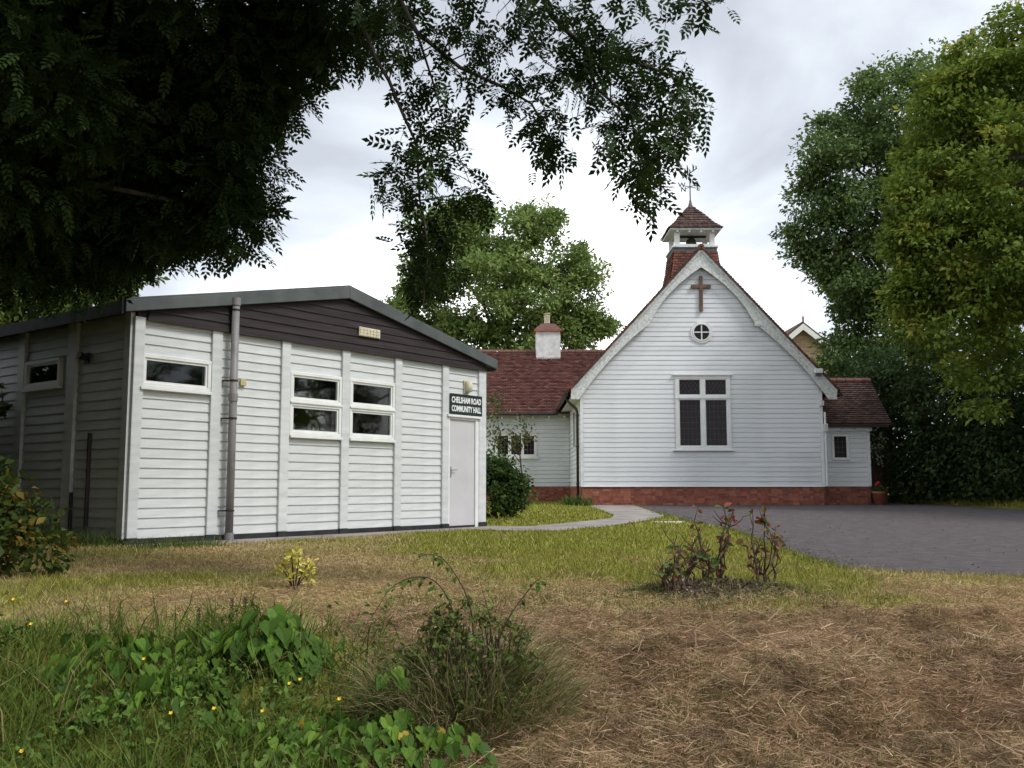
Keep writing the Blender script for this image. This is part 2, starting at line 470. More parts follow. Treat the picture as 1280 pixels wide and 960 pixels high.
ruled("driveway", [(7.6,6.0),(5.6,7.25),(3.04,8.87),(3.22,11.3),(3.8,16.6),(3.72,21.5),(3.7,25),(3.9,30.95),(4.2,30.98)],
      [(14.2,5.0),(15,7.25),(15.3,8.87),(15.6,11.3),(15.9,16.6),(15.55,21.5),(14.9,25),(14.3,29.5),(13.6,36)], ASPH, 0.014, 90, 26)
# hidden continuation of the tarmac behind the porch is part of the same sheet; the concrete path
ruled("path", [(-0.72,16.75),(0.0,16.35),(0.77,16.3),(1.73,18.0),(2.9,20.6),(3.6,22.7),(3.68,25),(3.88,30.9)],
      [(-0.72,17.75),(-0.3,17.9),(0.41,18.2),(1.43,20),(2.2,21.5),(2.45,23.2),(2.42,29.2),(2.4,30.9)], CONC, 0.020, 70, 8)

# ------------------------------------------------------------------ tiles and bricks (joined, too small to pick apart)
def tile_face(mb, bl, br, tl, tr, gauge, width, cols, nrm, lift=0.028, jit=0.006):
    bl, br, tl, tr = map(Vector, (bl, br, tl, tr)); nrm = Vector(nrm).normalized()
    slope = ((tl + tr) / 2 - (bl + br) / 2).length
    rows = max(1, int(round(slope / gauge)))
    for r in range(rows):
        t0 = r / rows; t1 = min(1.0, (r + 1) / rows)
        a0 = bl.lerp(tl, t0); b0 = br.lerp(tr, t0); a1 = bl.lerp(tl, t1); b1 = br.lerp(tr, t1)
        n = max(1, int(round((b0 - a0).length / width)))
        off = 0.5 if r % 2 else 0.0
        edges = [0.0] + [(k + off) / n for k in range(0 if off else 1, n)] + [1.0]
        for s0, s1 in zip(edges, edges[1:]):
            g = 0.04 * (s1 - s0)
            lf = lift + random.uniform(-jit, jit)
            p0 = a0.lerp(b0, s0 + g); p1 = a0.lerp(b0, s1 - g)
            q1 = a1.lerp(b1, s1 - g); q0 = a1.lerp(b1, s0 + g)
            c = random.choice(cols); k = random.uniform(0.75, 1.2); c = tuple(min(1, ch * k) for ch in c)
            u0 = p0 + nrm * lf; u1 = p1 + nrm * (lf + random.uniform(-jit, jit))
            mb.quad(u0, u1, q1 + nrm * 0.008, q0 + nrm * 0.008, col=c)
            mb.quad(p0, p1, u1, u0, col=tuple(ch * 0.9 for ch in c))

def brick_face(mb, p0, p1, z0, z1, outn, cols, depth=0.008):
    p0 = Vector(p0); p1 = Vector(p1); n = Vector(outn); ln = (p1 - p0).length; d = (p1 - p0) / ln
    rows = max(1, int(round((z1 - z0) / 0.075))); hh = (z1 - z0) / rows
    for r in range(rows):
        x = -0.1125 if r % 2 else 0.0
        flem = 0
        while x < ln - 0.02:
            w = 0.225 if (flem + r) % 2 == 0 else 0.1125
            flem += 1
            a = max(x + 0.005, 0.001); b = min(x + w - 0.005, ln - 0.001)
            if b - a > 0.02:
                c = random.choice(cols); k = random.uniform(0.8, 1.12); c = tuple(ch * k for ch in c)
                za = z0 + r * hh + 0.005; zb = z0 + (r + 1) * hh - 0.005
                dd = n * (depth + random.uniform(-0.002, 0.002))
                A, B = p0 + d * a, p0 + d * b
                P = [Vector((q.x, q.y, z)) for z in (za, zb) for q in (A, B)]
                mb.quad(P[0] + dd, P[1] + dd, P[3] + dd, P[2] + dd, col=c)
                mb.quad(P[2] + dd, P[3] + dd, P[3], P[2], col=c); mb.quad(P[0], P[1], P[1] + dd, P[0] + dd, col=c)
                mb.quad(P[0], P[0] + dd, P[2] + dd, P[2], col=c); mb.quad(P[1] + dd, P[1], P[3], P[3] + dd, col=c)
            x += w
REDB = [(0.32,0.105,0.065), (0.36,0.125,0.08), (0.28,0.09,0.06), (0.34,0.14,0.09), (0.25,0.09,0.068)]
WINGT = [(0.17,0.072,0.062), (0.20,0.088,0.072), (0.14,0.062,0.056), (0.185,0.095,0.08)]
OLDT = [(0.088,0.056,0.048), (0.105,0.066,0.055), (0.07,0.048,0.043), (0.115,0.064,0.05)]
REDT = [(0.155,0.062,0.045), (0.20,0.072,0.046), (0.115,0.056,0.045), (0.095,0.052,0.043)]

BOARDS = {}
def feather_board(L_, h, mat, proud=0.026, thin=0.008, e0=0.0, e1=0.0, groove=0.017):
    """one weatherboard along +x from 0; face to -y; e0/e1 shift the top corners inwards for raked ends"""
    k = (round(L_, 3), round(h, 3), mat.name, round(e0, 3), round(e1, 3), proud)
    if k in BOARDS: return BOARDS[k]
    b = MB()
    gr = min(groove, h * 0.3)
    pr = [(-proud, 0.0), (-proud + 0.010, h - gr), (-thin, h - gr), (-thin, h + 0.012), (0.0, h + 0.012), (0.0, 0.0)]
    n = len(pr)
    for x, ee in ((0, e0), (L_, -e1)):
        for y, z in pr: b.v.append((x + ee * z / h, y, z)); b.c.append((1, 1, 1))
    b.f.append(tuple(range(n))); b.f.append(tuple(range(n, 2 * n))[::-1])
    for q in range(n):
        r2 = (q + 1) % n
        b.f.append((q, q + n, r2 + n, r2))
    BOARDS[k] = b.mesh("weatherboard", mat)
    return BOARDS[k]

def place(name, data, parent, loc, rz=0):
    o = link(name, data, parent); o.location = loc; o.rotation_euler = (0, 0, rz)
    return o

def text_mesh(txt, size, depth, mat, bold=0.0, align='LEFT'):
    cu = bpy.data.curves.new("lettering", 'FONT'); cu.body = txt; cu.size = size; cu.extrude = depth; cu.offset = bold
    cu.align_x = align; cu.resolution_u = 3
    ob = bpy.data.objects.new("lettering_tmp", cu); COL.objects.link(ob)
    dg = bpy.context.evaluated_depsgraph_get()
    me = bpy.data.meshes.new_from_object(ob.evaluated_get(dg))
    bpy.data.objects.remove(ob); bpy.data.curves.remove(cu)
    me.materials.clear(); me.materials.append(mat)
    return me
def fit_text(o, w, h):
    xs = [v.co.x for v in o.data.vertices]; ys = [v.co.y for v in o.data.vertices]
    sx = w / (max(xs) - min(xs)); sy = h / (max(ys) - min(ys))
    for v in o.data.vertices:
        v.co.x = (v.co.x - min(xs)) * sx; v.co.y = (v.co.y - min(ys)) * sy

# ================================================================== COMMUNITY HALL
HA = (-4.985, 12.54, 0.0)
HRZ = math.atan2(0.796, 0.605)
hall = thing("community_hall", "low white boarded hall with dark brown gable and grey felt roof", "building", HA, HRZ)
HL, HD = 7.33, 12.0
WT = 3.0
BH = 0.1315
posts = [(-0.03, 0.12), (1.17, 1.34), (2.41, 2.58), (3.64, 3.81), (4.86, 5.03), (6.09, 6.26), (7.13, 7.345)]
# wall backing by bay (with the window and door openings left free)
wall = MB()
wall.box(0, 1.255, 0.0, 0.08, 0.0, 2.07); wall.box(0, 1.255, 0.0, 0.08, 2.48, 3.2)
wall.box(0, 0.12, 0.003, 0.077, 2.07, 2.48); wall.box(1.15, 1.255, 0.003, 0.077, 2.07, 2.48)
wall.box(1.255, 2.495, 0, 0.08, 0, 3.45)
wall.box(2.495, 4.945, 0, 0.08, 0, 1.54); wall.box(2.495, 4.945, 0, 0.08, 2.48, 3.6)
for a, b in ((2.495, 2.59), (3.62, 3.83), (4.85, 4.945)): wall.box(a, b, 0.003, 0.077, 1.54, 2.48)
wall.box(4.945, 6.19, 0, 0.08, 0, 3.4)
wall.box(6.19, HL, 0, 0.08, 2.0, 3.2); wall.box(7.09, HL, 0.003, 0.077, 0, 2.0); wall.box(6.19, 6.27, 0.003, 0.077, 0, 2.0)
wall.build("front_wall", WHITE, hall)
sw = MB()
sw.box(0, 0.08, 0.085, 1.85, 0, 3.1); sw.box(0, 0.08, 2.78, HD, 0, 3.1)
sw.box(0, 0.08, 1.85, 2.78, 0, 2.2); sw.box(0, 0.08, 1.85, 2.78, 2.58, 3.1)
swall = sw.build("side_wall", WHITE, hall)
MB().box(HL - 0.08, HL, 0.085, HD, 0, 3.1).build("side_wall", WHITE, hall)
MB().box(0.085, HL - 0.085, HD - 0.08, HD, 0, 3.1).build("rear_wall", WHITE, hall)
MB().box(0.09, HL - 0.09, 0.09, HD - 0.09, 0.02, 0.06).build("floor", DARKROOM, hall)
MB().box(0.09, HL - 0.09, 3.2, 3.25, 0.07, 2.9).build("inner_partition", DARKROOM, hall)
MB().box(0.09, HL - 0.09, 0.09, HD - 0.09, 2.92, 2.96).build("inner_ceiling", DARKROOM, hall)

bays = [(0.12, 1.17), (1.34, 2.41), (2.58, 3.64), (3.81, 4.86), (5.03, 6.09), (6.26, 7.13)]
def board_run(x0, x1, z0, z1, parent, side=False, y=0.0):
    z = z0
    while z < z1 - 0.03:
        h = min(BH, z1 - z)
        me = feather_board(x1 - x0, h - 0.012, WHITE, 0.022, 0.004, groove=0.008)
        if side: place("weatherboard", me, parent, (y, x1, z), -math.pi / 2)
        else: place("weatherboard", me, parent, (x0, y, z))
        z += h
for i, (a, b) in enumerate(bays):
    if i == 0: runs = [(0.085, 2.03), (2.52, WT)]
    elif i in (2, 3): runs = [(0.085, 1.49), (2.52, WT)]
    elif i == 5: runs = [(2.05, WT)]
    else: runs = [(0.085, WT)]
    for z0, z1 in runs: board_run(a, b, z0, z1, hall)
for i, (a, b) in enumerate(posts):
    z0 = 0.09
    bev(MB().box(a, b, -0.062, 0.0, z0, WT - 0.005).build("post", WHITE, hall), 0.006)
    MB().box(a - 0.012, b + 0.012, -0.075, -0.001, -0.12, 0.088).build("post_foot", BLACK, hall)
for i, (a, b) in enumerate(bays[:5]):
    MB().box(a + 0.013, b - 0.013, -0.05, -0.001, -0.12, 0.082).build("plinth_board", BLACK, hall)
# side wall: posts, boards, window
sposts = [(0.0, 0.14), (1.36, 1.59), (2.83, 3.03), (4.3, 4.5), (5.8, 6.0), (7.3, 7.5), (8.8, 9.0), (10.3, 10.5), (11.86, 12.0)]
for k, (a, b) in enumerate(sposts):
    MB().box(-0.062, -0.001, a, b, 0.08, 3.05).build("post", WHITE, hall)
for (a, _), (b, _) in zip([(p[1], 0) for p in sposts], [(p[0], 0) for p in sposts[1:]]):
    if a < 2 and a > 1.5:
        board_run(a, b, 0.085, 2.15, hall, True); board_run(a, b, 2.62, 3.05, hall, True)
    else: board_run(a, b, 0.085, 3.05, hall, True)
MB().box(-0.04, -0.001, 0.15, HD, -0.12, 0.08).build("plinth_board", BLACK, hall)

def casement(parent, x0, x1, z0, z1, y, name="window", side=False, deep=0.06):
    """frame bars + glass of one light; side=True puts it on the x=0 wall"""
    f = MB(); t = 0.055
    def bx(a, b, c, d, ya, yb):
        if side: f.box(ya, yb, a, b, c, d)
        else: f.box(a, b, ya, yb, c, d)
    bx(x0, x1, z0, z0 + t, y - deep, y + 0.05); bx(x0, x1, z1 - t, z1, y - deep, y + 0.05)
    bx(x0, x0 + t, z0 + t, z1 - t, y - deep, y + 0.05); bx(x1 - t, x1, z0 + t, z1 - t, y - deep, y + 0.05)
    w = bev(f.build(name, UPVC, parent), 0.006)
    s_ = MB(); t2 = t + 0.028
    f2 = MB()
    def bx2(mb, a, b, c, d, ya, yb):
        if side: mb.box(ya, yb, a, b, c, d)
        else: mb.box(a, b, ya, yb, c, d)
    q = 0.028
    bx2(f2, x0 + t, x1 - t, z0 + t, z0 + t + q, y - deep + 0.02, y + 0.04); bx2(f2, x0 + t, x1 - t, z1 - t - q, z1 - t, y - deep + 0.02, y + 0.04)
    bx2(f2, x0 + t, x0 + t + q, z0 + t + q, z1 - t - q, y - deep + 0.02, y + 0.04); bx2(f2, x1 - t - q, x1 - t, z0 + t + q, z1 - t - q, y - deep + 0.02, y + 0.04)
    f2.build("sash", UPVC, w)
    g = MB(); bx2(g, x0 + t + q, x1 - t - q, z0 + t + q, z1 - t - q, y - 0.01, y - 0.004)
    g.build("pane", GLASS, w)
    return w
for (a, b) in ((2.58, 3.64), (3.81, 4.86)):
    casement(hall, a + 0.003, b - 0.003, 2.045, 2.515, 0.0)
    casement(hall, a + 0.003, b - 0.003, 1.54, 2.042, 0.0)
    bev(MB().box(a + 0.002, b - 0.002, -0.095, 0.0, 1.495, 1.537).build("window_sill", UPVC, hall), 0.006)
    MB().box(a + 0.004, b - 0.004, -0.08, -0.061, 2.03, 2.055).build("drip_rail", UPVC, hall)
casement(hall, 0.085, 1.165, 2.075, 2.515, 0.0)
bev(MB().box(0.07, 1.168, -0.095, 0.0, 2.032, 2.072).build("window_sill", UPVC, hall), 0.006)
casement(hall, 1.80, 2.82, 2.19, 2.60, 0.0, side=True)
MB().box(-0.09, -0.001, 1.78, 2.828, 2.15, 2.187).build("window_sill", UPVC, hall)
# door with frame
fr = MB(); fr.box(6.262, 6.30, -0.055, 0.05, 0.0, 2.03); fr.box(7.03, 7.128, -0.055, 0.05, 0.0, 2.03); fr.box(6.30, 7.03, -0.055, 0.05, 1.985, 2.03)
bev(fr.build("door_frame", UPVC, hall), 0.004)
door = bev(MB().box(6.303, 7.027, -0.03, 0.02, 0.045, 1.982).build("door", DOORM, hall), 0.004)
MB().box(6.303, 7.027, -0.05, 0.02, 0.0, 0.04).build("threshold", BLACK, hall)
hd = MB(); hd.box(6.335, 6.365, -0.038, -0.0305, 0.93, 1.12)
hd.tube([(6.35, -0.035, 1.06), (6.35, -0.075, 1.06), (6.47, -0.08, 1.06)], 0.010, 8)
hd.build("handle", STEEL, door)
# sign, lamp, vent, boxes
sg = bev(MB().box(6.262, 7.19, -0.085, -0.064, 2.08, 2.46).build("name_sign", SIGN, hall), 0.003)
sg["label"] = "black sign reading CHELSHAM ROAD COMMUNITY HALL in white capitals"
MB().box(6.262, 7.19, -0.063, -0.003, 2.075, 2.44).build("sign_batten", UPVC, sg)
for txt, z in (("CHELSHAM ROAD", 2.29), ("COMMUNITY HALL", 2.13)):
    me = text_mesh(txt, 0.2, 0.001, LETTER, 0.006)
    o = link("sign_lettering", me, sg); fit_text(o, 0.85, 0.115)
    o.rotation_euler = (math.pi / 2, 0, 0); o.location = (6.302, -0.0875, z)
MB().box(6.20, 7.16, -0.10, -0.066, 2.03, 2.07).build("door_head_trim", UPVC, hall)
lm = MB().box(6.70, 6.86, -0.045, -0.027, 2.49, 2.75); lm = bev(lm.build("wall_lamp", CREAM, hall), 0.01)
sh = MB(); sh.lathe([(0.03, -0.11), (0.068, -0.095), (0.072, 0.0), (0.068, 0.095), (0.03, 0.11)], 14)
so = sh.build("lamp_shade", CREAM, lm, True); so.location = (6.78, -0.09, 2.62)
vt = bev(MB().box(3.93, 4.41, -0.128, -0.101, 3.225, 3.375).build("vent_grille", CREAM, hall), 0.004)
for r in range(3):
    for c in range(6):
        MB().box(3.948 + c * 0.075, 4.010 + c * 0.075, -0.138, -0.127, 3.237 + r * 0.045, 3.272 + r * 0.045).build("vent_cell", CREAM, vt)
bev(MB().box(1.66, 1.76, -0.07, -0.030, 2.215, 2.31).build("junction_box", BUFF, hall), 0.005)
# grey soil pipe on brackets
sp = MB().tube([(1.46, -0.17, 0.02), (1.46, -0.17, 3.42)], 0.055, 14).build("soil_pipe", PIPE, hall, True)
for z in (0.06, 2.02, 3.40):
    MB().tube([(1.46, -0.17, z - 0.055), (1.46, -0.17, z + 0.055)], 0.066, 14).build("pipe_socket", PIPE, sp)
for z in (0.42, 1.72, 2.26, 3.28):
    bm = MB(); bm.tube([(1.46, -0.17, z - 0.012), (1.46, -0.17, z + 0.012)], 0.063, 14); bm.box(1.36, 1.46, -0.10, -0.075, z - 0.01, z + 0.01); bm.box(1.345, 1.40, -0.10, -0.02, z - 0.009, z + 0.009)
    bm.build("pipe_bracket", BPIPE, sp)
# side wall lamp and stub pipes
bl = MB(); bl.box(-0.05, -0.026, 1.03, 1.15, 2.45, 2.60); bl.tube([(-0.05, 1.09, 2.52), (-0.16, 1.09, 2.56)], [0.03, 0.06], 10)
bl.build("bulkhead_lamp", BLACK, hall)
MB().tube([(-0.07, 0.87, 0.0), (-0.07, 0.87, 1.48)], 0.03, 8).build("stub_pipe", BPIPE, hall)
MB().tube([(-0.07, 1.28, 0.0), (-0.07, 1.28, 0.68)], 0.025, 8).build("stub_pipe", BPIPE, hall)
# dark gable boards
RC, RH, RE, HALF = 3.66, 3.96, 3.14, 3.90       # roof centre, top height, eave top, half span
def roof_top(x): return RH - (RH - RE) * abs(x - RC) / HALF
z = 2.955; gb = 0.128
while z < RH - 0.22:
    h = gb
    xr = HALF * (RH - 0.14 - z) / (RH - RE); xr2 = HALF * (RH - 0.14 - z - h) / (RH - RE)
    x0, x1 = max(0.125 if z < 3 else 0.0, RC - xr), min(7.33, RC + xr)
    y0, y1 = max(0.0, RC - max(xr2, 0.02)), min(7.33, RC + max(xr2, 0.02))
    b = MB(); n0 = len(b.v)
    b.v += [(x0,-0.10,z),(x1,-0.10,z),(y1,-0.082,z+h+0.012),(y0,-0.082,z+h+0.012),(x0,-0.066,z),(x1,-0.066,z),(y1,-0.066,z+h+0.012),(y0,-0.066,z+h+0.012)]
    b.c += [(1,1,1)] * 8
    b.f += [(0,1,2,3),(7,6,5,4),(0,4,5,1),(1,5,6,2),(2,6,7,3),(3,7,4,0)]
    b.build("gable_board", DARKWOOD, hall); z += h
# gable infill behind boards
gi = MB(); gi.extrude([(0.0, -0.062, 3.005), (HL, -0.062, 3.005), (HL, -0.062, 3.06), (RC, -0.062, RH - 0.12), (0.0, -0.062, 3.06)], (0, 0.06, 0)).build("gable_backing", DARKWOOD, hall)
# roof slabs, verge trims, fascia
for sgn in (-1, 1):
    e = RC + sgn * HALF
    rb = MB()
    rb.extrude([(RC, -0.13, RH - 0.005), (e, -0.13, RE - 0.005), (e, -0.13, RE - 0.09), (RC, -0.13, RH - 0.09)], (0, HD + 0.3, 0))
    roof = rb.build("roof", FELT, hall)
    t = MB()
    t.extrude([(RC, -0.175, RH + 0.03), (e, -0.175, RE + 0.03), (e, -0.175, RE - 0.13), (RC, -0.175, RH - 0.165)], (0, 0.042, 0))
    bev(t.build("verge_trim", TRIM, roof), 0.008)
    MB().extrude([(RC, -0.165, RH + 0.033), (e, -0.165, RE + 0.033), (e, -0.165, RE + 0.055), (RC, -0.165, RH + 0.055)], (0, 0.10, 0)).build("verge_capping", TRIM, roof)
    MB().box(e - 0.03 if sgn < 0 else e, e if sgn < 0 else e + 0.03, -0.128, HD + 0.17, RE - 0.15, RE + 0.02).build("fascia", BLACK if sgn < 0 else TRIM, roof)
    MB().box(min(e + 0.001 * sgn, 0 if sgn < 0 else HL), max(e - 0.001 * sgn, 0 if sgn < 0 else HL), 0.05, HD, 3.052, 3.07).build("soffit", FELT, roof)
# things standing on the window board inside
wb = tag(MB().box(2.70, 2.86, 0.16, 0.26, 1.595, 1.74).build("small_box", UPVC, None), "small white box standing behind the lower pane of the hall window", "box")
wb.location = HA; wb.rotation_euler = (0, 0, HRZ)
dp = MB(); n = 16
for q in range(n):
    a0 = math.pi * q / (n - 1)
pts = [(3.27 + 0.085 * math.cos(math.pi * k / 10), 0.2, 1.66 + 0.13 * math.sin(math.pi * k / 10)) for k in range(11)]
dp.tube([(3.355, 0.2, 1.595)] + pts + [(3.185, 0.2, 1.595)], 0.03, 8)
dpo = tag(dp.build("arched_ornament", UPVC, None, True), "white arched ornament standing behind the lower pane of the hall window", "ornament")
dpo.location = HA; dpo.rotation_euler = (0, 0, HRZ)
MB().box(2.5, 4.95, 0.085, 0.32, 1.56, 1.592).build("window_board", UPVC, hall)
# concrete apron along the front
ap = MB(); ap.box(-0.1, 7.6, -0.75, -0.08, -0.1, 0.012)
apo = tag(ap.build("apron", CONC, None), kind="structure"); apo.location = HA; apo.rotation_euler = (0, 0, HRZ)

# ================================================================== CHURCH
CX, CY, CZ = 6.18, 31.0, 0.15
church = thing("church", "white weatherboarded church with tiled roofs, brick plinth and bell turret", "church", (CX, CY, CZ))
PL = 0.61                      # plinth height (local z)
xl, xr = -3.93, 3.82
SL = 4.62 / 4.25               # roof pitch of the outer line
AP = 8.33                      # apex of the barge board top (local z)
def rake(x): return AP - SL * abs(x)
# wall core
core = MB()
core.extrude([(xl, 0.0, 0.0), (xr, 0.0, 0.0), (xr, 0.0, 4.0), (0.0, 0.0, AP - 0.25), (xl, 0.0, 4.0)], (0, 17, 0))
nave = core.build("nave_wall", WHITE_CH, church)
# plinth: mortar slab and bricks
MB().box(xl - 0.012, xr + 0.012, -0.022, -0.001, -0.25, PL).build("plinth", MORTAR, church)
MB().box(xl - 0.022, xl - 0.001, 0.0, 6.0, -0.25, PL).build("plinth", MORTAR, church)
bk = MB(); brick_face(bk, (xl - 0.014, -0.022, 0), (xr + 0.014, -0.022, 0), -0.06, PL - 0.005, (0, -1, 0), REDB)
brick_face(bk, (xl - 0.022, 6.0, 0), (xl - 0.022, -0.02, 0), -0.06, PL - 0.005, (-1, 0, 0), REDB)
tag(bk.build("brickwork", BRICK, church, col=True), kind="stuff")
# boards of the gable front
EX = 0.157
wx0, wx1, wz0, wz1 = -0.90, 0.89, 1.79, 4.18           # window opening
z = PL + 0.002; MB().box(xl - 0.035, xr + 0.035, -0.075, -0.03, PL - 0.012, PL + 0.001).build("drip_board", WHITE_CH, church)
while z < AP - 0.75:
    hlim = lambda zz: (AP - 0.32 - zz) / SL
    a0, a1 = max(xl + 0.06, -hlim(z)), min(xr - 0.06, hlim(z))
    b0, b1 = max(xl + 0.06, -hlim(z + EX)), min(xr - 0.06, hlim(z + EX))
    segs = [(a0, a1, b0 - a0, a1 - b1)]
    if z + EX > wz0 and z < wz1: segs = [(a0, wx0, b0 - a0, 0), (wx1, a1, 0, a1 - b1)]
    elif 1.0 < z < 7 and random.random() < 0.45:
        j = random.uniform(-1.5, 1.5); segs = [(a0, j - 0.001, b0 - a0, 0), (j + 0.001, a1, 0, a1 - b1)]
    for s0, s1, e0, e1 in segs:
        place("weatherboard", feather_board(s1 - s0, EX, WHITE_CH, 0.034, 0.004, e0, e1, 0.018), nave, (s0, -0.001, z + random.uniform(-0.003, 0.003)))
    z += EX
for x in (xl, xr):
    MB().box(x - 0.045 if x < 0 else x - 0.055, x + 0.055 if x < 0 else x + 0.045, -0.045, -0.002, PL + 0.003, 3.75).build("corner_board", WHITE_CH, church)
MB().box(xl - 0.045, xl - 0.001, -0.001, 0.06, PL + 0.003, 3.75).build("corner_board", WHITE_CH, church)
# return wall boards (left side of the nave up to the wing)
z = PL
while z < 3.5:
    place("weatherboard", feather_board(5.9, EX, WHITE_CH, 0.034, 0.004, groove=0.018), nave, (xl - 0.001, 5.97, z), -math.pi / 2); z += EX
MB().box(xl - 0.05, xl - 0.031, 2.6, 3.5, 1.9, 3.3).build("side_window", UPVC, church)
MB().box(xl - 0.056, xl - 0.051, 2.72, 3.38, 2.0, 3.2).build("side_pane", DGLASS, church)
# great window
win = MB()
for a, b in ((wx0 + 0.0, wx0 + 0.11), (wx1 - 0.11, wx1), (-0.065, 0.055)):
    win.box(a, b, -0.085, 0.01, wz0 + 0.10, wz1 - 0.1)
win.box(wx0, wx1, -0.085, 0.01, wz0, wz0 + 0.10); win.box(wx0, wx1, -0.085, 0.01, wz1 - 0.10, wz1)
for a, b in ((wx0 + 0.11, -0.065), (0.055, wx1 - 0.11)): win.box(a, b, -0.082, 0.01, 3.42, 3.54)
gw = bev(win.build("great_window", UPVC, church), 0.008)
bev(MB().box(wx0 - 0.08, wx1 + 0.08, -0.13, -0.03, wz1 + 0.001, wz1 + 0.055).build("window_hood", UPVC, gw), 0.008)
bev(MB().box(wx0 - 0.09, wx1 + 0.09, -0.14, -0.03, wz0 - 0.05, wz0 - 0.001).build("window_sill", UPVC, gw), 0.008)
MB().box(wx0 + 0.02, wx1 - 0.02, -0.105, -0.086, 3.435, 3.475).build("transom_rail", UPVC, gw)
for a, b in ((wx0 + 0.11, -0.065), (0.055, wx1 - 0.11)):
    for z0, z1, dia in ((wz0 + 0.10, 3.42, False), (3.54, wz1 - 0.10, True)):
        s_ = MB(); s_.box(a, a + 0.03, -0.07, -0.01, z0, z1); s_.box(b - 0.03, b, -0.07, -0.01, z0, z1); s_.box(a + 0.03, b - 0.03, -0.07, -0.01, z0, z0 + 0.03); s_.box(a + 0.03, b - 0.03, -0.07, -0.01, z1 - 0.03, z1)
        s_.build("sash", UPVC, gw)
        MB().box(a + 0.03, b - 0.03, -0.030, -0.022, z0 + 0.03, z1 - 0.03).build("pane", DGLASS, gw)
        ld = MB()
        aa, bb, c0, c1 = a + 0.03, b - 0.03, z0 + 0.03, z1 - 0.03
        if not dia:
            for k in range(1, 5):
                x = aa + (bb - aa) * k / 5; ld.box(x - 0.0035, x + 0.0035, -0.038, -0.031, c0, c1)
            for k in range(1, 8):
                y = c0 + (c1 - c0) * k / 8; ld.box(aa, bb, -0.0375, -0.0315, y - 0.0035, y + 0.0035)
        else:
            def clip(p, d):
                ts = []
                for lo, hi, o0, dd in ((aa, bb, p[0], d[0]), (c0, c1, p[1], d[1])):
                    ts.append(sorted(((lo - o0) / dd, (hi - o0) / dd)))
                t0 = max(ts[0][0], ts[1][0]); t1 = min(ts[0][1], ts[1][1])
                return (t0, t1) if t1 > t0 + 0.02 else None
            for sg_ in (1, -1):
                for k in range(-6, 12):
                    p = (aa + k * 0.13, c0); d = (0.13 * sg_, 0.19)
                    c = clip(p, d)
                    if c:
                        P = [(p[0] + d[0] * t_, -0.034, p[1] + d[1] * t_) for t_ in c]
                        ld.tube(P, 0.004, 4)
        ld.build("lead_lattice", LEAD, gw)
# round window
rw = MB(); n = 32; zc, = (5.61,)
prof = [(0.36, -0.03), (0.36, -0.075), (0.30, -0.075), (0.29, -0.095), (0.255, -0.095), (0.25, -0.045)]
rings = []
for r_, y_ in prof:
    i = len(rw.v); rings.append(i)
    for q in range(n):
        a = 2 * math.pi * q / n; rw.v.append((r_ * math.cos(a), y_, zc + r_ * math.sin(a))); rw.c.append((1,1,1))
for a, b in zip(rings, rings[1:]):
    for q in range(n): rw.f.append((a + q, b + q, b + (q + 1) % n, a + (q + 1) % n))
ro = rw.build("round_window", UPVC, church)
dk = MB(); dk.extrude([(0.255 * math.cos(2 * math.pi * q / n), -0.044, zc + 0.255 * math.sin(2 * math.pi * q / n)) for q in range(n)], (0, 0.006, 0)).build("pane", DGLASS, ro)
gb_ = MB(); gb_.box(-0.018, 0.018, -0.072, -0.046, zc - 0.25, zc + 0.25); gb_.box(-0.25, -0.0185, -0.071, -0.046, zc - 0.018, zc + 0.018); gb_.box(0.0185, 0.25, -0.071, -0.046, zc - 0.018, zc + 0.018)
gb_.build("glazing_bar", UPVC, ro)
# cross
cr = MB(); cr.box(-0.055, 0.055, -0.13, -0.05, 6.29, 7.46); cr.box(-0.32, -0.0555, -0.127, -0.053, 7.06, 7.17); cr.box(0.0555, 0.32, -0.127, -0.053, 7.06, 7.17)
bev(cr.build("wooden_cross", CROSSW, church), 0.006)
